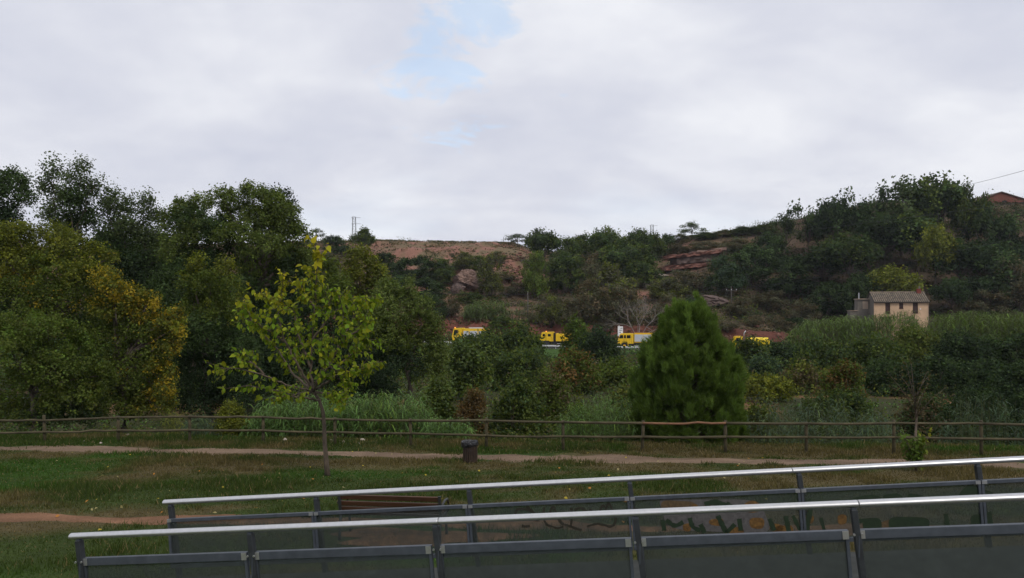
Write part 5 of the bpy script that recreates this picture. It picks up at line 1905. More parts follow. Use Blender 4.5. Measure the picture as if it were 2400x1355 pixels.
# ------------------------------------------------------------------ litter bin
def litter_bin():
    Y = 22.0
    p = P(1102, 1083, Y)
    z = gz(p.x, Y)
    root = empty('litter_bin', (p.x, Y, z))
    tag(root, 'dark slatted litter bin with a black bag beside the gravel path', 'bin')
    R, Hh = 0.20, 0.60
    MB().tube([(0, 0, 0.03), (0, 0, Hh - 0.04)], [R - 0.03, R - 0.03], 20).build('liner', M_BIN, root, smooth=True)
    for i in range(20):
        a = 2 * math.pi * i / 20
        r_ = Vector((math.cos(a), math.sin(a), 0))
        t_ = Vector((-math.sin(a), math.cos(a), 0))
        MB().box(r_ * R + Vector((0, 0, Hh / 2 - 0.01)), (0.018, 0.043, Hh - 0.06), (r_, t_, Vector((0, 0, 1)))).build('slat', M_BINWOOD, root)
    for zz in (0.07, 0.34):
        MB().tube([(0, 0, zz), (0, 0, zz + 0.03)], [R - 0.012, R - 0.012], 24).build('hoop', M_BENCHIRON, root, smooth=True)
    rng = np.random.default_rng(8)
    n = 40
    V, Fs = [], []
    rings = [(R - 0.06, Hh - 0.14), (R - 0.025, Hh - 0.01), (R + 0.008, Hh + 0.02), (R + 0.026, Hh - 0.01), (R + 0.03, Hh - 0.07), (R + 0.022, Hh - 0.12)]
    for k, (r, zz) in enumerate(rings):
        for i in range(n):
            a = 2 * math.pi * i / n
            rr = r * (1 + rng.normal() * 0.02) + (0.035 * max(0, math.cos(a - 3.5)) ** 4 if k >= 2 else 0)
            V.append((rr * math.cos(a), rr * math.sin(a), zz + rng.normal() * 0.008 * (k > 0) - (0.03 * max(0, math.cos(a - 3.5)) if k > 3 else 0)))
    for k in range(len(rings) - 1):
        for i in range(n):
            j = (i + 1) % n
            Fs.append((k * n + i, k * n + j, (k + 1) * n + j, (k + 1) * n + i))
    mb = MB()
    mb.add(V, Fs)
    mb.build('bag', M_BAG, root)


litter_bin()


# ------------------------------------------------------------------ bench, seen from behind
def bench():
    Y = 12.8
    a, b = P(797, 1266, Y + 0.10), P(1036, 1266, Y - 0.10)
    L = (b - a).length
    c = (a + b) / 2
    z = gz(c.x, c.y)
    root = empty('park_bench', (c.x, c.y, z), math.atan2(b.y - a.y, b.x - a.x))
    tag(root, 'brown slatted park bench with iron frame facing the valley', 'bench')
    hl = L / 2
    X = Vector((1, 0, 0))
    tilt = math.radians(14)
    # back plane: leaning towards the viewer at the top
    bd = Vector((0, -math.sin(tilt), math.cos(tilt)))
    bn = Vector((0, math.cos(tilt), math.sin(tilt)))
    org = Vector((0, 0.0, 0.43))
    for s in (0.085, 0.185, 0.30):
        MB().box(org + bd * s, (L - 0.06, 0.035, 0.082), (X, bn, bd)).build('back_slat', M_BENCHWOOD, root, bevel=0.006)
    for i in range(4):
        MB().box((0, 0.06 + i * 0.105, 0.42), (L - 0.06, 0.085, 0.035)).build('seat_slat', M_BENCHWOOD, root, bevel=0.006)
    for s in (-1, 1):
        x = s * (hl - 0.02)
        f = MB()
        f.box(org + bd * 0.14 + bn * -0.028 + Vector((x, 0, 0)), (0.05, 0.022, 0.46), (X, bn, bd))
        f.build('back_support', M_BENCHIRON, root, bevel=0.004)
        f = MB()
        f.tube([(x, -0.02, 0.43), (x, -0.06, 0.2), (x, -0.09, 0.0)], [0.024, 0.022, 0.026], 8)
        f.build('leg', M_BENCHIRON, root, smooth=True)
        f = MB()
        f.tube([(x, 0.42, 0.41), (x, 0.44, 0.2), (x, 0.47, 0.0)], [0.024, 0.022, 0.026], 8)
        f.build('leg', M_BENCHIRON, root, smooth=True)
        f = MB()
        f.tube([(x, -0.02, 0.405), (x, 0.43, 0.385)], [0.02, 0.02], 8)
        f.build('seat_bracket', M_BENCHIRON, root, smooth=True)
        f = MB()
        xo = x + s * 0.035
        f.tube([(xo, -0.06, 0.62), (xo, 0.15, 0.65), (xo, 0.36, 0.63), (xo, 0.44, 0.56), (xo, 0.43, 0.40)], [0.02] * 5, 8)
        f.build('armrest', M_BENCHIRON, root, smooth=True)


bench()


# ------------------------------------------------------------------ access ramp and its two railings
RN = dict(Z0=8.39, X0=-0.5639, a=0.2356, b=-0.03697, z0=1.945, dz=0.1635, t1=6)
RF = dict(Z0=10.16, X0=-0.4444, a=0.1954, b=-0.02416, z0=1.885, dz=0.1545, t1=7)


def rpt(R, t, dz=0.0):
    return Vector((R['Z0'] * (R['X0'] + R['a'] * t), R['Z0'] * (1 + R['b'] * t), R['z0'] + R['dz'] * t + dz))


def railing(R, label, frame_h, seams, lean, off, gap, drop):
    base = rpt(R, 0, -1.0)
    root = empty('ramp_railing', base)
    tag(root, label, 'railing')

    def w(t, dz=0.0, out=0.0):
        p = rpt(R, t, dz)
        d = rpt(R, 1) - rpt(R, 0)
        nrm = Vector((d.y, -d.x, 0)).normalized()    # towards the viewer
        return p + nrm * out - base
    d = (rpt(R, 1) - rpt(R, 0)).normalized()
    side = Vector((d.y, -d.x, 0)).normalized()
    up = side.cross(d).normalized()
    if up.z < 0:
        up = -up
    pd = (up - d * (lean - 0.0)).normalized() if False else (Vector((0, 0, 1)) - d * lean).normalized()
    # handrail in lengths with fine joints
    cuts = [-0.045] + seams + [R['t1'] + 0.4]
    for i in range(len(cuts) - 1):
        a, b = cuts[i] + (0.0018 if i else 0), cuts[i + 1] - 0.0018
        mb = MB()
        mb.tube([w(a), w(a + 0.004), w(b - 0.004), w(b)], 0, 16, True, squash=(0.052, 0.033))
        mb.build('handrail', M_STEEL, root, smooth=False, bevel=0.0).data.polygons.foreach_set('use_smooth', [len(p.vertices) == 4 for p in root.children[-1].data.polygons])
    for t in range(R['t1'] + 1):
        top = w(t, -0.03)
        mb = MB()
        cen = top - pd * 0.50
        mb.box(cen, (0.055, 0.075, 0.96), (d, side, pd))
        po = mb.build('post', M_POST, root, bevel=0.005)
        MB().box(top - pd * 0.035 + side * 0.0, (0.044, 0.06, 0.07), (d, side, pd)).build('saddle', M_FRAME, root, bevel=0.004)
        for sgn in (-1, 1):
            b = top - pd * 0.245 + d * sgn * 0.035 + side * 0.045
            MB().tube([b, b + side * 0.012], [0.011, 0.011], 8).build('bolt', M_BOLT, root)
        brace = MB()
        brace.box(top - pd * 0.36 + side * 0.0395 + d * -0.004, (0.010, 0.006, 0.20), (d, side, (pd + d * 0.14).normalized()))
        brace.build('brace', M_FRAME, root)
    plen = (rpt(R, 1) - rpt(R, 0)).length
    g = gap / plen
    for t in range(R['t1']):
        a0, a1 = w(t + g, -drop, off), w(t + 1 - g, -drop, off)
        mid = (a0 + a1) / 2
        ln = (a1 - a0).length
        MB().box(mid - up * frame_h / 2, (ln, 0.05, frame_h), (d, side, up)).build('top_frame', M_FRAME, root, bevel=0.004)
        MB().box(mid - up * (frame_h / 2 + 0.60), (ln, 0.05, 0.05), (d, side, up)).build('bottom_frame', M_FRAME, root, bevel=0.004)
        for q, sg in ((a0, 1), (a1, -1)):
            MB().box(q + d * sg * 0.014 - up * (frame_h + 0.27), (0.028, 0.046, 0.58 - frame_h + 0.07), (d, side, up)).build('side_frame', M_FRAME, root)
            MB().box(q + d * sg * 0.03 - up * frame_h * 0.5 + side * 0.028, (0.055, 0.008, frame_h * 0.9), (d, side, up)).build('end_bracket', M_STEEL, root)
        MB().box(mid - up * (frame_h / 2 + 0.31), (ln - 0.056, 0.008, 0.58), (d, side, up)).build('screen_panel', M_PANEL, root)
    return root, base, w, d, side, up


near_rail = railing(RN, 'nearer ramp railing with aluminium handrail and grey screen panels', 0.085, [2.02, 4.02], 0.13, -0.02, 0.042, 0.245)
far_rail = railing(RF, 'farther ramp railing with aluminium handrail and graffiti on its screens', 0.042, [3.96, 6.0], 0.13, 0.068, 0.004, 0.205)


def ramp():
    root = empty('ramp', rpt(RN, 0, -1.05))
    root['kind'] = 'structure'
    tag(root, 'narrow concrete access ramp between the two railings', 'ramp')
    o = root.location
    mb = MB()
    n0, n1 = rpt(RN, -0.15, -1.0), rpt(RN, 6.4, -1.0)
    f0, f1 = rpt(RF, -0.15, -1.0), rpt(RF, 7.4, -1.0)
    top = [n0, n1, f1, f0]
    bot = [Vector((p.x, p.y, min(p.z - 0.25, gz(p.x, p.y) - 0.3))) for p in top]
    vs = [p - o for p in top + bot]
    mb.add(vs, [(0, 1, 2, 3), (7, 6, 5, 4), (4, 5, 1, 0), (5, 6, 2, 1), (6, 7, 3, 2), (7, 4, 0, 3)])
    mb.build('slab', M_CONCRETE, root)


ramp()


def graffiti():
    root, base, w, d, side, up = far_rail
    R = RF
    dd = rpt(R, 1) - rpt(R, 0)

    def onp(px, py):
        """point on the screen plane"""
        u = (px - CX) / F
        t = (u - R['X0']) / (R['a'] - u * R['b'])
        p = rpt(R, t)
        return Vector((p.x, p.y, CZ + (HY - py) / F * p.y)) - base + side * 0.068, p.y

    def stroke(mb, pts, wpx, lift=0.0075):
        fine = []
        P3 = [onp(*p) for p in pts]
        v = [p for p, _ in P3]
        wd = wpx / F * P3[0][1] / 2
        for i in range(len(v) - 1):
            p0, p1, p2, p3 = v[max(0, i - 1)], v[i], v[i + 1], v[min(len(v) - 1, i + 2)]
            for t in np.linspace(0, 1, 7)[:-1]:
                t = float(t)
                fine.append(0.5 * ((2 * p1) + (p2 - p0) * t + (2 * p0 - 5 * p1 + 4 * p2 - p3) * t * t + (3 * p1 - p0 - 3 * p2 + p3) * t ** 3))
        fine.append(v[-1])
        vs, fs = [], []
        for i, p in enumerate(fine):
            tg = (fine[min(i + 1, len(fine) - 1)] - fine[max(i - 1, 0)])
            nn = tg.cross(side).normalized()
            ww = wd * (0.8 + 0.4 * random.random())
            vs += [p + nn * ww + side * lift, p - nn * ww + side * lift]
        for i in range(len(fine) - 1):
            fs.append((2 * i, 2 * i + 1, 2 * i + 3, 2 * i + 2))
        mb.add(vs, fs)

    def blob(mb, pts, lift=0.006):
        v = [onp(*p)[0] + side * lift for p in pts]
        n = len(v)
        fine = []
        for i in range(n):
            p0, p1, p2, p3 = v[i - 1], v[i], v[(i + 1) % n], v[(i + 2) % n]
            for t in (0, .25, .5, .75):
                fine.append(0.5 * ((2 * p1) + (p2 - p0) * t + (2 * p0 - 5 * p1 + 4 * p2 - p3) * t * t + (3 * p1 - p0 - 3 * p2 + p3) * t ** 3))
        c = sum(fine, Vector()) / len(fine)
        mb.add([c] + fine, [(0, i + 1, (i + 1) % len(fine) + 1) for i in range(len(fine))])
    k = 6.316
    scr = [[(180, 430), (190, 370), (215, 322), (300, 312), (360, 322), (430, 350), (480, 390), (550, 420)], [(350, 275), (400, 310), (445, 350)],
           [(610, 290), (603, 360), (605, 440)], [(690, 430), (705, 340), (740, 285), (772, 330), (800, 425)], [(1010, 300), (1012, 350), (1015, 420)],
           [(1050, 330), (1140, 298), (1220, 340), (1290, 400)], [(1280, 310), (1310, 360), (1340, 410)], [(1415, 410), (1438, 310), (1475, 260), (1500, 290)],
           [(1490, 410), (1525, 290), (1560, 230), (1600, 300), (1640, 400)], [(1850, 280), (1950, 305), (2060, 340), (2160, 385)],
           [(650, 550), (720, 565), (800, 595), (890, 570)], [(910, 545), (1000, 570), (1080, 600), (1160, 620)], [(1240, 570), (1300, 550), (1380, 530)],
           [(1380, 525), (1500, 550), (1580, 570), (1650, 540)], [(280, 560), (330, 570), (400, 565)], [(410, 395), (420, 440), (470, 470), (540, 480)],
           [(1015, 420), (1010, 500), (1000, 560)], [(605, 440), (620, 500), (660, 550)], [(1640, 400), (1660, 470), (1640, 540)], [(800, 425), (850, 500), (900, 550)]]
    for s in scr:
        mb = MB()
        stroke(mb, [(1180 + x / k, 1140 + y / k) for x, y in s], random.uniform(4.5, 6.5))
        mb.build('graffiti_scrawl', M_GRAF_DARK, root)
    g = MB()
    blob(g, [(1548, 1168), (1600, 1167), (1680, 1168), (1745, 1168), (1778, 1180), (1792, 1205), (1800, 1235), (1770, 1250), (1690, 1243), (1600, 1238), (1562, 1225), (1552, 1195)], 0.0055)
    g.build('graffiti_fill', M_GRAF_GREY, root)
    g = MB()
    blob(g, [(1552, 1172), (1590, 1171), (1625, 1175), (1632, 1196), (1590, 1202), (1553, 1200)], 0.0062)
    g.build('graffiti_fill', M_GRAF_BROWN, root)
    g = MB()
    blob(g, [(2040, 1232), (2080, 1214), (2110, 1225), (2100, 1245), (2050, 1246)], 0.0062)
    g.build('graffiti_fill', M_GRAF_BROWN, root)
    g = MB()
    for c_ in ([(1742, 1178), (1760, 1170), (1778, 1178), (1780, 1192), (1760, 1198), (1742, 1192)], [(1648, 1182), (1662, 1176), (1662, 1192), (1645, 1198)],
               [(1688, 1186), (1702, 1184), (1704, 1194), (1690, 1196)], [(1622, 1178), (1634, 1182), (1630, 1200), (1618, 1198)],
               [(1662, 1215), (1690, 1212), (1692, 1228), (1664, 1226)], [(1756, 1212), (1786, 1212), (1784, 1234), (1758, 1232)], [(1700, 1236), (1735, 1232), (1738, 1250), (1702, 1252)],
               [(1600, 1226), (1616, 1224), (1616, 1240), (1602, 1240)], [(1808, 1224), (1830, 1228), (1828, 1242), (1808, 1240)], [(1882, 1206), (1902, 1206), (1900, 1222), (1884, 1222)], [(1960, 1205), (1978, 1204), (1978, 1222), (1962, 1224)],
               [(1810, 1232), (1850, 1228), (1852, 1246), (1812, 1246)]):
        g = MB()
        blob(g, c_, 0.0068)
        g.build('graffiti_fill', M_GRAF_ORANGE, root)
    for s in ([(1650, 1180), (1668, 1174), (1690, 1178), (1710, 1190)], [(1700, 1176), (1716, 1186), (1724, 1196)], [(1615, 1210), (1622, 1230), (1640, 1240)], [(1680, 1205), (1690, 1225), (1700, 1245)],
              [(1730, 1212), (1734, 1240)], [(1552, 1215), (1556, 1240)], [(1700, 1245), (1720, 1225)], [(1640, 1225), (1650, 1245)], [(1560, 1215), (1580, 1228), (1600, 1220)],
              [(1820, 1185), (1850, 1180), (1870, 1190)], [(1855, 1205), (1870, 1235), (1880, 1245)], [(1920, 1210), (1928, 1240)], [(1800, 1212), (1812, 1240)], [(1838, 1206), (1846, 1244)],
              [(1900, 1175), (1960, 1172), (2010, 1172)], [(1890, 1168), (1895, 1190), (1885, 1240)], [(2000, 1220), (2030, 1216), (2040, 1240)], [(2210, 1200), (2215, 1240)], [(2310, 1196), (2314, 1232)]):
        g = MB()
        stroke(g, s, random.uniform(8, 13), 0.0078)
        g.build('graffiti_letter', M_GRAF_GREEN, root)
    for c_ in ([(1960, 1180), (2010, 1160), (2050, 1158), (2060, 1176), (1990, 1186)], [(2066, 1158), (2100, 1154), (2110, 1168), (2080, 1176)], [(2124, 1154), (2160, 1160), (2170, 1172), (2130, 1172)],
               [(2240, 1160), (2262, 1134), (2290, 1142), (2320, 1152), (2300, 1166), (2260, 1174)], [(2080, 1212), (2130, 1208), (2170, 1214), (2160, 1240), (2090, 1244)], [(2020, 1215), (2056, 1212), (2058, 1240), (2024, 1244)],
               [(2270, 1206), (2300, 1204), (2302, 1230), (2274, 1234)]):
        g = MB()
        blob(g, c_, 0.007)
        g.build('graffiti_letter', M_GRAF_GREEN, root)


graffiti()


# ------------------------------------------------------------------ trucks
def wheel(root, x, y, z, r, wd, rim):
    t = MB().tube([(x, y - wd / 2, z), (x, y - wd * 0.42, z), (x, y + wd * 0.42, z), (x, y + wd / 2, z)], [r * 0.93, r, r, r * 0.93], 24).build('wheel', M_TYRE, root, smooth=False)
    q = MB()
    q.tube([(x, y - wd / 2 - 0.012, z), (x, y - wd / 2 + 0.05, z)], [r * 0.52, r * 0.55], 20)
    q.tube([(x, y - wd / 2 - 0.09, z), (x, y - wd / 2 + 0.02, z)], [r * 0.17, r * 0.24], 12)
    q.build('rim', rim, t)


def win(root, prof, y=-0.012, name='window'):
    MB().prism(prof, y, y + 0.03).build(name, M_GLASS, root)


def arch(root, x, z, r, material=M_YELLOW, w=0.09, y0=-0.05, y1=0.35):
    mb = MB()
    n = 12
    out, inn = [], []
    for i in range(n + 1):
        a = math.pi * i / n
        out.append((x + math.cos(a) * (r + w), z + math.sin(a) * (r + w)))
        inn.append((x + math.cos(a) * r, z + math.sin(a) * r))
    for i in range(n):
        mb.prism([inn[i], out[i], out[i + 1], inn[i + 1]], y0, y1)
    mb.build('wheel_arch', material, root)


def truck_root(px, label, py_wheel, scale=1.0):
    Y = None
    # stand on the near lane of the road
    X = (px - CX) / F * 146
    for _ in range(20):
        Yt = road_y(X) - 1.2
        X = (px - CX) / F * Yt
    z = float(road_z(X)) + 0.05
    root = empty('fire_truck', (X, Yt, z), math.atan(-0.17))
    tag(root, label, 'truck', 'yellow fire trucks queued on the road')
    root.scale = (scale,) * 3
    return root


W = 2.4


def truck_crew(px=1448):
    r = truck_root(px, 'yellow crew cab fire truck with two silver roller shutters by the white sign', 818)
    # cab
    prof = [(0.05, 0.75), (0.0, 1.55), (0.12, 1.95), (0.38, 2.72), (0.5, 2.86), (2.75, 2.88), (2.86, 2.8), (2.86, 0.98), (1.75, 0.98), (1.62, 1.3), (1.2, 1.5), (0.72, 1.3), (0.5, 0.75)]
    MB().prism(prof, 0.0, W).build('cab', M_YELLOW, r, bevel=0.04)
    win(r, [(0.22, 1.95), (0.46, 2.58), (0.98, 2.58), (0.98, 1.97)])
    win(r, [(1.14, 1.98), (1.14, 2.56), (1.48, 2.56), (1.48, 1.98)])
    win(r, [(1.64, 1.98), (1.64, 2.56), (2.34, 2.56), (2.34, 1.98)])
    for x in (1.06, 1.56, 2.5):
        MB().box((x, -0.006, 1.75), (0.02, 0.02, 1.3)).build('door_seam', M_CHASSIS, r)
    for x in (1.28, 2.2):
        MB().box((x, -0.02, 1.72), (0.16, 0.03, 0.04)).build('door_handle', M_CHASSIS, r)
    MB().box((0.02, W / 2, 0.95), (0.16, W, 0.35)).build('bumper', M_YELLOW, r, bevel=0.03)
    MB().box((-0.02, 0.35, 1.5), (0.05, 0.28, 0.2)).build('headlight', M_WHITE, r)
    MB().box((0.12, -0.22, 2.25), (0.08, 0.14, 0.42)).build('mirror', M_CHASSIS, r)
    MB().box((0.2, W / 2, 2.25), (0.02, W - 0.3, 0.6), (Vector((0.95, 0, -0.32)), Vector((0, 1, 0)), Vector((0.32, 0, 0.95)))).build('windscreen', M_GLASS, r)
    # body
    MB().prism([(2.98, 1.2), (2.98, 2.98), (6.35, 2.98), (6.35, 1.2)], 0.02, W - 0.02).build('body', M_YELLOW, r, bevel=0.03)
    for x0, x1 in ((3.06, 4.55), (4.63, 6.05)):
        s = MB().box(((x0 + x1) / 2, 0.0, 2.03), (x1 - x0, 0.05, 1.32)).build('roller_shutter', M_SHUTTER, r)
        for i in range(11):
            MB().box(((x0 + x1) / 2, -0.028, 1.43 + i * 0.12), (x1 - x0 - 0.03, 0.012, 0.085)).build('shutter_slat', M_SHUTTER, s)
    MB().box((4.6, W / 2, 3.0), (3.2, W - 0.2, 0.06)).build('roof_rail', M_RED, r)
    MB().box((3.2, W / 2, 0.85), (6.0, 0.9, 0.28)).build('chassis', M_CHASSIS, r)
    MB().box((2.35, 0.35, 0.85), (0.9, 0.6, 0.6)).build('fuel_tank', M_CHASSIS, r, bevel=0.03)
    MB().box((3.55, 0.15, 0.86), (1.05, 0.25, 0.42)).build('locker', M_CHASSIS, r)
    MB().box((3.55, 0.1, 0.58), (1.1, 0.2, 0.10)).build('step', M_SHUTTER, r)
    MB().box((2.4, 0.05, 0.52), (0.75, 0.3, 0.06)).build('step', M_SHUTTER, r)
    for x in (1.2, 4.95):
        arch(r, x, 0.62, 0.66)
        wheel(r, x, 0.22, 0.56, 0.55, 0.36, M_RIM)
        wheel(r, x, W - 0.22, 0.56, 0.55, 0.36, M_RIM)


def truck_short(px=1264):
    r = truck_root(px, 'yellow high wheeled fire truck with two door cab and open flatbed', 814)
    prof = [(0.0, 0.95), (0.0, 1.75), (0.22, 1.9), (0.42, 2.72), (0.55, 2.86), (2.55, 2.9), (2.62, 2.82), (2.62, 1.12), (1.9, 1.12), (1.85, 1.25), (0.75, 1.25), (0.6, 0.95)]
    MB().prism(prof, 0.0, W).build('cab', M_YELLOW, r, bevel=0.04)
    win(r, [(0.6, 2.05), (0.66, 2.52), (1.08, 2.52), (1.08, 2.05)])
    win(r, [(1.6, 2.05), (1.6, 2.52), (2.18, 2.52), (2.18, 2.05)])
    for x in (1.28, 2.4):
        MB().box((x, -0.006, 1.95), (0.035, 0.02, 1.6)).build('door_seam', M_CHASSIS, r)
    for x in (1.12, 2.25):
        MB().box((x, -0.02, 1.8), (0.14, 0.03, 0.05)).build('door_handle', M_CHASSIS, r)
    MB().box((-0.03, W / 2, 1.2), (0.12, W, 0.5)).build('bumper', M_RED, r, bevel=0.03)
    MB().box((0.32, W / 2, 2.3), (0.02, W - 0.3, 0.6), (Vector((0.97, 0, -0.24)), Vector((0, 1, 0)), Vector((0.24, 0, 0.97)))).build('windscreen', M_GLASS, r)
    MB().tube([(1.25, 0.4, 2.9), (1.25, 0.4, 3.06)], [0.11, 0.08], 12).build('beacon', M_BEACON, r)
    MB().box((2.85, W / 2, 1.9), (0.3, W - 0.3, 1.6)).build('cab_gap_shade', M_CHASSIS, r)  # dark block standing in for the shade between cab and body
    MB().prism([(3.1, 1.15), (3.1, 2.62), (3.5, 2.62), (3.55, 2.55), (6.2, 2.55), (6.2, 1.15)], 0.0, W).build('tank_body', M_YELLOW, r, bevel=0.04)
    MB().tube([(4.1, -0.03, 1.7), (4.3, -0.05, 1.95), (4.6, -0.03, 1.8)], [0.05, 0.05, 0.05], 6).build('hose', M_CHASSIS, r)
    MB().box((3.2, W / 2, 0.98), (5.8, 0.9, 0.25)).build('chassis', M_CHASSIS, r)
    MB().box((2.9, 0.3, 0.85), (1.0, 0.4, 0.4)).build('fuel_tank', M_CHASSIS, r, bevel=0.03)
    MB().box((3.9, 0.08, 0.72), (1.1, 0.12, 0.06)).build('side_guard', M_SHUTTER, r)
    for x in (1.25, 4.9):
        wheel(r, x, 0.22, 0.66, 0.66, 0.42, M_DARKRIM)
        wheel(r, x, W - 0.22, 0.66, 0.66, 0.42, M_DARKRIM)


def truck_big(px=1059):
    r = truck_root(px, 'foremost yellow fire engine with silver ladder on the roof', 806)
    prof = [(0.0, 0.7), (0.0, 1.6), (0.18, 2.3), (0.35, 2.95), (0.5, 3.08), (2.0, 3.12), (2.08, 3.05), (2.08, 0.95), (1.85, 0.95), (1.75, 1.2), (1.3, 1.4), (0.85, 1.2), (0.7, 0.7)]
    MB().prism(prof, 0.0, W).build('cab', M_YELLOW, r, bevel=0.05)
    win(r, [(0.28, 1.65), (0.48, 2.75), (1.2, 2.75), (1.2, 2.1), (0.62, 1.98), (0.5, 1.6)])
    MB().box((0.17, W / 2, 2.3), (0.02, W - 0.3, 1.0), (Vector((0.97, 0, -0.24)), Vector((0, 1, 0)), Vector((0.24, 0, 0.97)))).build('windscreen', M_GLASS, r)
    MB().box((1.3, -0.006, 1.9), (0.03, 0.02, 1.9)).build('door_seam', M_CHASSIS, r)
    MB().box((1.15, -0.02, 1.75), (0.16, 0.03, 0.05)).build('door_handle', M_CHASSIS, r)
    MB().box((0.0, W / 2, 0.85), (0.2, W, 0.4)).build('bumper', M_CHASSIS, r, bevel=0.03)
    MB().tube([(0.55, 0.4, 3.08), (0.55, 0.4, 3.26)], [0.12, 0.09], 12).build('beacon', M_BEACON, r)
    MB().box((0.8, W / 2, 3.14), (0.5, W - 0.9, 0.08)).build('light_bar', M_CHASSIS, r)
    MB().prism([(2.2, 1.0), (2.2, 3.0), (3.1, 3.0), (3.1, 2.95), (6.9, 2.95), (6.9, 2.75), (7.1, 2.75), (7.1, 1.0)], 0.02, W - 0.02).build('body', M_YELLOW, r, bevel=0.03)
    for x0, x1 in ((2.3, 3.3), (3.5, 5.0), (5.2, 6.7)):
        s = MB().box(((x0 + x1) / 2, 0.0, 1.9), (x1 - x0, 0.05, 1.3)).build('roller_shutter', M_SHUTTER, r)
        for i in range(9):
            MB().box(((x0 + x1) / 2, -0.028, 1.35 + i * 0.14), (x1 - x0 - 0.03, 0.012, 0.1)).build('shutter_slat', M_SHUTTER, s)
    lad = MB()
    for y in (0.5, 0.9):
        lad.tube([(3.2, y, 3.16), (6.0, y, 3.12)], [0.05, 0.05], 6)
    for i in range(9):
        lad.tube([(3.35 + i * 0.31, 0.5, 3.16), (3.35 + i * 0.31, 0.9, 3.16)], [0.025, 0.025], 5)
    lad.build('ladder', M_SHUTTER, r)
    MB().box((4.4, 1.6, 3.08), (2.4, 0.8, 0.22)).build('roof_box', M_SHUTTER, r, bevel=0.03)
    MB().box((3.5, W / 2, 0.85), (6.6, 0.9, 0.28)).build('chassis', M_CHASSIS, r)
    for x in (1.3, 5.3):
        arch(r, x, 0.6, 0.62, M_CHASSIS)
        wheel(r, x, 0.22, 0.54, 0.54, 0.36, M_DARKRIM)
        wheel(r, x, W - 0.22, 0.54, 0.54, 0.36, M_DARKRIM)


def truck_tank(px=1718):
    r = truck_root(px, 'yellow tanker truck half hidden by bushes beyond the pine', 828, 1.0)
    prof = [(0.15, 0.75), (0.1, 1.7), (0.3, 2.75), (0.45, 2.92), (1.6, 2.95), (1.68, 2.88), (1.74, 0.75)]
    MB().prism(prof, 0.0, W).build('cab', M_YELLOW, r, bevel=0.04)
    win(r, [(0.4, 1.75), (0.56, 2.66), (1.36, 2.66), (1.42, 1.75)])
    MB().box((0.22, W / 2, 2.25), (0.02, W - 0.3, 0.9), (Vector((0.98, 0, -0.19)), Vector((0, 1, 0)), Vector((0.19, 0, 0.98)))).build('windscreen', M_GLASS, r)
    MB().box((0.6, 0.5, 3.04), (0.5, 0.5, 0.12)).build('light_bar', M_RED, r)
    MB().tube([(1.95, 0.4, 1.0), (1.95, 0.4, 3.3), (2.0, 0.4, 3.6), (2.3, 0.4, 3.95)], [0.07, 0.07, 0.07, 0.07], 8).build('exhaust_pipe', M_SHUTTER, r, smooth=True)
    tk = MB()
    n = 20
    vs, fs = [], []
    xs = [2.5, 2.75, 3.2, 6.05, 6.25]
    sc_ = [0.55, 0.85, 1.0, 1.0, 0.9]
    for x, s in zip(xs, sc_):
        for k in range(n):
            a = 2 * math.pi * k / n
            vs.append((x + (0.35 * max(0, -math.sin(a)) if x > 6 else 0), W / 2 + math.copysign(abs(math.cos(a)) ** 0.6, math.cos(a)) * 1.15 * s, 1.95 + math.copysign(abs(math.sin(a)) ** 0.6, math.sin(a)) * 0.78 * s))
    for i in range(len(xs) - 1):
        for k in range(n):
            fs.append((i * n + k, i * n + (k + 1) % n, (i + 1) * n + (k + 1) % n, (i + 1) * n + k))
    fs += [tuple(range(n)), tuple(4 * n + k for k in range(n - 1, -1, -1))]
    tk.add(vs, fs)
    tk.build('tank', M_YELLOW2, r, smooth=False)
    MB().box((4.4, W / 2, 2.76), (3.6, 0.5, 0.08)).build('walkway', M_CHASSIS, r)
    MB().box((3.2, W / 2, 0.85), (6.2, 0.9, 0.28)).build('chassis', M_CHASSIS, r)
    for x in (1.1, 4.0, 5.3):
        wheel(r, x, 0.22, 0.54, 0.54, 0.36, M_DARKRIM)
        wheel(r, x, W - 0.22, 0.54, 0.54, 0.36, M_DARKRIM)


truck_big()
truck_short()
truck_crew()
truck_tank()


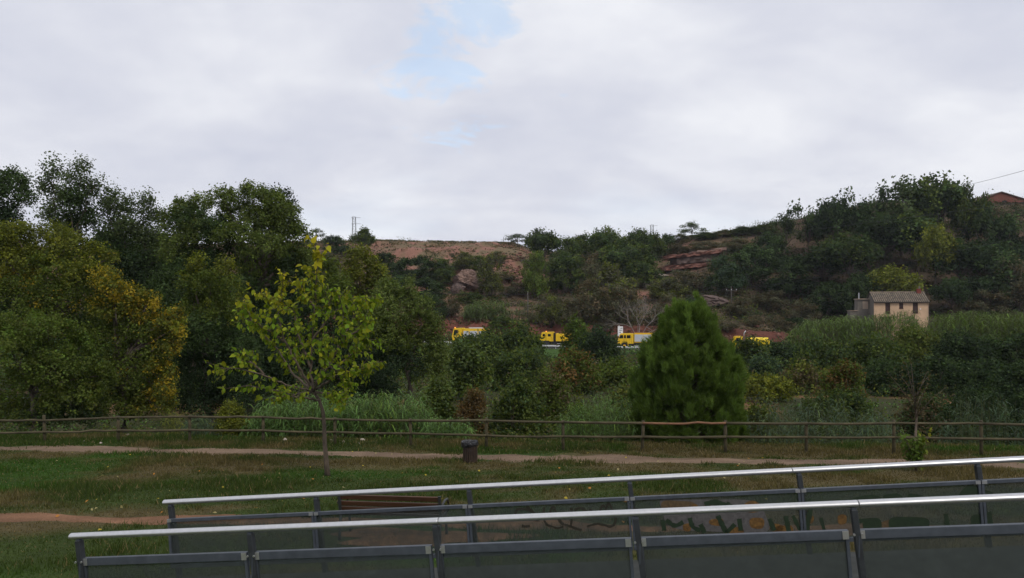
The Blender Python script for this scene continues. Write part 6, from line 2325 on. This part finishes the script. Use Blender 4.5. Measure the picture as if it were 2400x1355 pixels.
def guardrail():
    x0, x1 = -40.0, 62.0
    c = Vector((8, float(road_y(8)) - 4.4, float(road_z(8))))
    root = empty('guardrail', c)
    tag(root, 'galvanised roadside guardrail below the yellow trucks', 'guardrail')
    n = 0
    for xa in np.arange(x0, x1, 4.0):
        xb = xa + 4.0
        prof = [(0.0, 0.36), (0.05, 0.43), (-0.03, 0.50), (0.05, 0.57), (0.0, 0.66), (0.03, 0.66), (0.08, 0.57), (0.0, 0.50), (0.08, 0.43), (0.03, 0.36)]
        vs = []
        for x in (xa, xb - 0.02):
            y, z = float(road_y(x)) - 4.4, float(road_z(x))
            vs += [Vector((x, y - a, z + b)) - c for a, b in prof]
        m = len(prof)
        fs = [(i, (i + 1) % m, (i + 1) % m + m, i + m) for i in range(m)] + [tuple(range(m)), tuple(range(2 * m - 1, m - 1, -1))]
        MB().add(vs, fs).build('beam', M_GALV, root)
        y, z = float(road_y(xa)) - 4.3, float(road_z(xa))
        MB().box(Vector((xa, y, z + 0.2)) - c, (0.10, 0.06, 1.0)).build('post', M_GALV, root)
    # concrete kerb under the beam
    vs = []
    xs = np.arange(x0, x1, 4.0)
    for x in xs:
        y, z = float(road_y(x)), float(road_z(x))
        vs += [Vector((x, y - 4.9, z - 0.5)) - c, Vector((x, y - 4.9, z + 0.12)) - c, Vector((x, y - 4.65, z + 0.12)) - c, Vector((x, y - 4.65, z - 0.5)) - c]
    fs = []
    for i in range(len(xs) - 1):
        for k in range(4):
            fs.append((i * 4 + k, i * 4 + (k + 1) % 4, (i + 1) * 4 + (k + 1) % 4, (i + 1) * 4 + k))
    k = MB().add(vs, fs).build('kerb', M_CREAM)
    tag(k, 'pale concrete kerb under the guardrail', 'kerb', kind='structure')


guardrail()


def road_sign():
    X = (1454 - CX) / F * 150
    Y = float(road_y(X)) + 4.35
    z = float(road_z(X))
    X = (1454 - CX) / F * Y
    root = empty('road_sign', (X, Y, z))
    tag(root, 'white upright information board behind the crew cab truck', 'sign')
    top = P(1454, 765, Y).z - z
    MB().box((0, 0, top - 1.05), (1.0, 0.06, 2.1)).build('board', M_WHITE, root, bevel=0.01)
    for x in (-0.35, 0.35):
        MB().tube([(x, 0.07, -0.2), (x, 0.07, top - 0.2)], [0.04, 0.04], 8).build('post', M_GALV, root)
    t = MB()
    for zz, w, x in ((top - 0.35, 0.5, 0.18), (top - 0.75, 0.7, 0.06), (top - 1.15, 0.4, -0.1)):
        for i in range(int(w / 0.12)):
            t.box((x - w / 2 + 0.06 + i * 0.13, -0.034, zz), (0.085, 0.006, 0.11 + 0.05 * (i % 3)))
    t.build('print', M_PRINT, root)
    MB().tube([(-0.25, 0, top), (-0.25, 0, top + 0.2)], [0.08, 0.03], 8).build('finial', M_WHITE, root)


road_sign()


# ------------------------------------------------------------------ house
def house():
    Yh = 150.0
    k = Yh / F
    A = P(2049, 740, Yh)
    th = math.radians(-10)
    Wd, D = 7.88 * 1.25, 5.6
    zb = -0.6
    root = empty('house', (A.x, A.y, zb), th)
    tag(root, 'small peach plastered house with tiled roof and brown shutters', 'house')
    e = P(0, 709, Yh).z - zb       # eave height
    rg = P(0, 687, Yh + D / 2).z - zb
    th_w = 0.3
    # front wall with window openings, built as pieces round the holes
    ws = [(2.02, 2.92, P(0, 735, Yh).z - zb, e - 0.12), (4.55, 5.30, P(0, 723.5, Yh).z - zb, e - 0.12), (7.0, 7.95, P(0, 734, Yh).z - zb, e - 0.12)]
    lo = (1.95, 3.1, P(0, 742, Yh).z - zb - 1.3, P(0, 742, Yh).z - zb)
    wall = MB()
    edges = [0.0]
    for x0, x1, _, _ in ws:
        edges += [x0, x1]
    edges.append(Wd)
    for i in range(0, len(edges), 2):
        wall.box(((edges[i] + edges[i + 1]) / 2, th_w / 2, e / 2), (edges[i + 1] - edges[i], th_w, e))
    for x0, x1, z0, z1 in ws:
        wall.box(((x0 + x1) / 2, th_w / 2, z0 / 2), (x1 - x0, th_w, z0))
        wall.box(((x0 + x1) / 2, th_w / 2, (z1 + e) / 2), (x1 - x0, th_w, e - z1))
    wall.build('front_wall', M_PLASTER, root)
    sw = MB()
    for x0 in (0.0, Wd - th_w):
        sw.add([(x0, th_w, 0), (x0 + th_w, th_w, 0), (x0 + th_w, D, 0), (x0, D, 0), (x0, th_w, e), (x0 + th_w, th_w, e), (x0 + th_w, D, e), (x0, D, e), (x0, D / 2, rg - 0.08), (x0 + th_w, D / 2, rg - 0.08)],
               [(3, 2, 1, 0), (0, 1, 5, 4), (2, 3, 7, 6), (4, 5, 9, 8), (6, 7, 8, 9), (0, 4, 8, 7, 3), (1, 2, 6, 9, 5)])
    sw.box((Wd / 2, D - 0.15, e / 2), (Wd - 2 * th_w, 0.3, e))
    sw.build('side_wall', M_GREYWALL, root)  # grey tone also holds the shade of the gable side
    for x0, x1, z0, z1 in ws:
        f = MB().box(((x0 + x1) / 2, 0.16, (z0 + z1) / 2), (x1 - x0, 0.05, z1 - z0)).build('window', M_SHUT, root)
        for xx in (x0 + 0.06, (x0 + x1) / 2, x1 - 0.06):
            MB().box((xx, 0.12, (z0 + z1) / 2), (0.07, 0.05, z1 - z0)).build('frame', M_SHUT, f)
        for i in range(int((z1 - z0) / 0.16)):
            MB().box(((x0 + x1) / 2, 0.125, z0 + 0.1 + i * 0.16), (x1 - x0 - 0.1, 0.03, 0.05)).build('louvre', M_SHUT, f)
        MB().box(((x0 + x1) / 2, -0.03, z0 - 0.03), (x1 - x0 + 0.1, 0.12, 0.06)).build('sill', M_SHUT, f)
    g = MB().box(((lo[0] + lo[1]) / 2, -0.012, (lo[2] + lo[3]) / 2), (lo[1] - lo[0], 0.04, lo[3] - lo[2])).build('lower_window', M_SHUT, root)
    # roof: slab, barrel tile rows, ridge
    ov = 0.3
    rt = 0.10
    s0, s1 = (-ov, e - 0.02), (D / 2, rg)
    roof = MB()
    for ya, za, yb, zb_ in ((-ov, e - 0.05, D / 2, rg), (D + ov, e - 0.05, D / 2, rg)):
        roof.add([(-0.15, ya, za), (Wd + 0.15, ya, za), (Wd + 0.15, yb, zb_), (-0.15, yb, zb_), (-0.15, ya, za + rt), (Wd + 0.15, ya, za + rt), (Wd + 0.15, yb, zb_ + rt), (-0.15, yb, zb_ + rt)],
                 [(3, 2, 1, 0), (4, 5, 6, 7), (0, 1, 5, 4), (1, 2, 6, 5), (2, 3, 7, 6), (3, 0, 4, 7)])
    ro = roof.build('roof', M_TILEGAP, root)
    tiles = MB()
    nrow = 27
    for side in (0, 1):
        ya, yb = (-ov - 0.04, D / 2) if side == 0 else (D + ov + 0.04, D / 2)
        za, zb_ = e - 0.05 + rt, rg + rt
        for i in range(nrow):
            x = -0.1 + (Wd + 0.2) * (i + 0.5) / nrow
            ns = 6
            for j in range(ns):
                t0, t1 = j / ns, (j + 1.08) / ns
                r0, r1 = 0.13, 0.105
                p0 = Vector((x, ya + (yb - ya) * t0, za + (zb_ - za) * t0 + 0.03 + random.uniform(0, 0.02)))
                p1 = Vector((x, ya + (yb - ya) * t1, za + (zb_ - za) * t1 + 0.01))
                vs = []
                for p, rr in ((p0, r0), (p1, r1)):
                    for q in range(6):
                        a = math.pi * q / 5
                        vs.append((p.x + math.cos(a) * rr, p.y, p.z + math.sin(a) * rr * 0.8))
                tiles.add(vs, [(q, q + 1, q + 7, q + 6) for q in range(5)] + [(0, 5, 4, 3, 2, 1)])
    to = tiles.build('roof_tile', M_TILE, ro)
    to['kind'] = 'stuff'
    MB().tube([(-0.15, D / 2, rg + 0.16), (Wd + 0.15, D / 2, rg + 0.16)], [0.13, 0.13], 10).build('ridge_tile', M_TILE, ro)
    cx = Wd - 0.95
    MB().box((cx, D / 2 - 0.2, rg + 0.3), (0.75, 0.6, 1.0)).build('chimney', M_BRICK, root)
    MB().tube([(cx + 0.1, D / 2 - 0.2, rg + 0.8), (cx + 0.1, D / 2 - 0.2, rg + 1.3)], [0.16, 0.13], 10).build('chimney_pot', M_GREYWALL, root)
    MB().tube([(8.35, -0.06, e - 1.3), (8.35, -0.12, e - 1.3)], [0.13, 0.1], 10).build('wall_lamp', M_WHITE, root)
    MB().tube([(Wd - 0.05, -0.05, 0.2), (Wd - 0.05, -0.05, e - 0.5), (Wd - 0.25, -0.08, e - 0.2)], [0.05, 0.05, 0.05], 6).build('downpipe', M_CREAM, root)
    MB().box((Wd / 2, -0.36, e - 0.04), (Wd + 0.3, 0.10, 0.10)).build('gutter', M_CHASSIS, root)
    # lean-to annexes on the gable side
    a1 = MB()
    h1 = P(0, 702, Yh + 4).z - zb
    h2 = P(0, 729, Yh + 4).z - zb
    a1.box((-1.1, 4.6, h1 / 2), (2.2, 2.4, h1))
    a1.build('annex', M_GREYWALL, root)
    MB().box((-1.1, 4.5, h1 + 0.08), (2.45, 2.8, 0.16)).build('annex_roof', M_CREAM, root)
    MB().box((-0.75, 3.37, h1 - 1.15), (1.0, 0.06, 1.5)).build('annex_door', M_CREAM, root)
    MB().box((-2.9, 4.6, h2 / 2), (1.4, 2.2, h2)).build('lower_annex', M_GREYWALL, root)
    MB().box((-2.9, 4.55, h2 + 0.06), (1.6, 2.5, 0.12)).build('lower_annex_roof', M_CREAM, root)
    MB().tube([(-1.75, 4.2, h1), (-1.75, 4.2, h1 + 1.35)], [0.08, 0.08], 10).build('stove_pipe', M_SHUTTER, root)
    MB().tube([(-1.75, 4.2, h1 + 1.37), (-1.75, 4.2, h1 + 1.5)], [0.14, 0.14], 10).build('pipe_cowl', M_CHASSIS, root)


house()


def hall():
    Y = 214.0
    X0 = P(2296, 740, Y).x
    zg = P(0, 530, Y).z
    root = empty('farm_hall', (X0, Y, zg))
    tag(root, 'rust red gabled hall on the hilltop at the photo edge', 'building')
    Wd, D = 20.0, 26.0
    e = P(0, 470, Y).z - zg
    ap = P(0, 451, Y).z - zg
    pk = P(2346, 740, Y).x - X0
    Wd = pk * 2 + 2
    MB().prism([(0, 0), (0, e), (pk, ap), (Wd, e - 0.2), (Wd, 0)], 0, D).build('wall', M_WAREHOUSE, root)
    rf = MB()
    rf.prism([(-0.4, e - 0.05), (-0.4, e + 0.12), (pk, ap + 0.22), (pk, ap + 0.03)], -0.4, D + 0.4)
    rf.prism([(pk, ap + 0.03), (pk, ap + 0.22), (Wd + 0.4, e - 0.08), (Wd + 0.4, e - 0.25)], -0.4, D + 0.4)
    rf.build('roof', M_DARKROCK, root)
    MB().box((pk + 1.0, -0.03, e - 0.3), (1.4, 0.08, 0.5)).build('vent', M_CHASSIS, root)
    x = P(2382, 740, Y).x - X0
    MB().box((x + 2.0, -0.2, e - 3.2), (4.0, 0.3, 4.4)).build('side_wall', M_CREAM, root)


hall()


# ------------------------------------------------------------------ poles, masts, cables
def pole(label, px, top, foot, Yo=None, arm=0.0, r=0.11):
    p = ground_hit(px, foot) if Yo is None else Vector(((px - CX) / F * Yo, Yo, gz((px - CX) / F * Yo, Yo)))
    root = empty('utility_pole', p)
    tag(root, label, 'pole')
    h = P(px, top, p.y).z - p.z
    MB().tube([(0, 0, -0.5), (0, 0, h)], [r, r * 0.7], 8).build('shaft', M_POLE, root, smooth=True)
    if arm:
        MB().box((0, -0.12, h - 0.9), (arm, 0.1, 0.1)).build('crossarm', M_POLE, root)
        for x in (-0.45, 0, 0.45):
            MB().tube([(x * arm, -0.12, h - 0.85), (x * arm, -0.12, h - 0.6)], [0.05, 0.04], 6).build('insulator', M_WHITE, root)
    return p + Vector((0, 0, h))


def mast(label, px, top, foot, wpx, Y=None):
    p = Vector(((px - CX) / F * Y, Y, gz((px - CX) / F * Y, Y)))
    root = empty('lattice_mast', p)
    tag(root, label, 'mast')
    h = P(px, top, Y).z - p.z
    w = wpx / F * Y / 2
    n = int(h / (w * 2.4))
    for i, (sx, sy) in enumerate(((-1, -1), (1, -1), (1, 1), (-1, 1))):
        MB().tube([(sx * w, sy * w, -0.3), (sx * w * 0.7, sy * w * 0.7, h)], [0.07, 0.06], 5).build('leg', M_PYLON, root)
    br = MB()
    for i in range(n):
        z0, z1 = h * i / n, h * (i + 1) / n
        a, b = w * (1 - .3 * i / n), w * (1 - .3 * (i + 1) / n)
        s = 1 if i % 2 else -1
        br.tube([(-a * s, -a, z0), (b * s, -b, z1)], [0.04, 0.04], 4)
        br.tube([(-b, -b, z1), (b, -b, z1)], [0.04, 0.04], 4)
        br.tube([(-a, -a * s, z0), (-b, b * s, z1)], [0.04, 0.04], 4)
        br.tube([(a, -a * s, z0), (b, b * s, z1)], [0.04, 0.04], 4)
    br.build('bracing', M_PYLON, root)
    for f in (0.96, 0.72):
        MB().box((w * 0.9, 0, h * f), (w * 5.0, 0.09, 0.09)).build('crossarm', M_PYLON, root)


mast('tall thin lattice mast on the ridge beside the green tree', 830, 508, 565, 9, 242)
mast('small lattice mast among the gully ridge trees', 1528, 527, 560, 8, 262)
pole('small forked pole on the bare crest beside the airy tree', 1180, 556, 578, 243, arm=1.6, r=0.09)
pole('thin wooden pole on the red bank above the second truck', 1237, 684, 757)
tp = pole('utility pole with crossarm on the slope behind the pine', 1714, 671, 722, arm=2.4)


def cable(label, a, b, sag, r=0.03, n=24):
    a, b = Vector(a), Vector(b)
    pts = []
    for i in range(n + 1):
        t = i / n
        p = a.lerp(b, t)
        p.z -= sag * 4 * t * (1 - t)
        pts.append(p - a)
    o = MB().tube(pts, [r] * len(pts), 5).build('overhead_cable', M_CABLE)
    o.location = a
    tag(o, label, 'cable')


cable('thick overhead cable crossing the sky at the upper photo edge', P(2235, 441, 212), P(2560, 352, 150), 0.4, 0.045)
cable('thin cable running from the utility pole up past the house', tp + Vector((1.0, -0.15, -0.6)), P(2620, 500, 110), 1.2, 0.022)
cable('thin cable from the utility pole down behind the pine', tp + Vector((-1.0, -0.15, -0.6)), P(1237, 700, 158), 1.6, 0.022)
cable('long faint cable across the wooded slope above the terrace', P(620, 655, 165), P(2640, 440, 120), 1.8, 0.022)
cable('thin cable sloping from the thin wooden pole to the willow side', P(1237, 690, 158), P(560, 655, 150), 0.8, 0.02)


# ------------------------------------------------------------------ thin autumn haze in the valley air
def haze():
    m = bpy.data.materials.new('haze')
    m.use_nodes = True
    nt = m.node_tree
    nt.nodes.clear()
    out = nt.nodes.new('ShaderNodeOutputMaterial')
    v = nt.nodes.new('ShaderNodeVolumePrincipled')
    v.inputs['Color'].default_value = (0.86, 0.91, 1.0, 1)
    v.inputs['Density'].default_value = 0.00012
    v.inputs['Anisotropy'].default_value = 0.2
    nt.links.new(v.outputs[0], out.inputs['Volume'])
    o = MB().box((20, 1450, 24), (6600, 3800, 66)).build('haze', m)
    tag(o, 'thin bluish haze in the valley air', 'haze', kind='stuff')


haze()
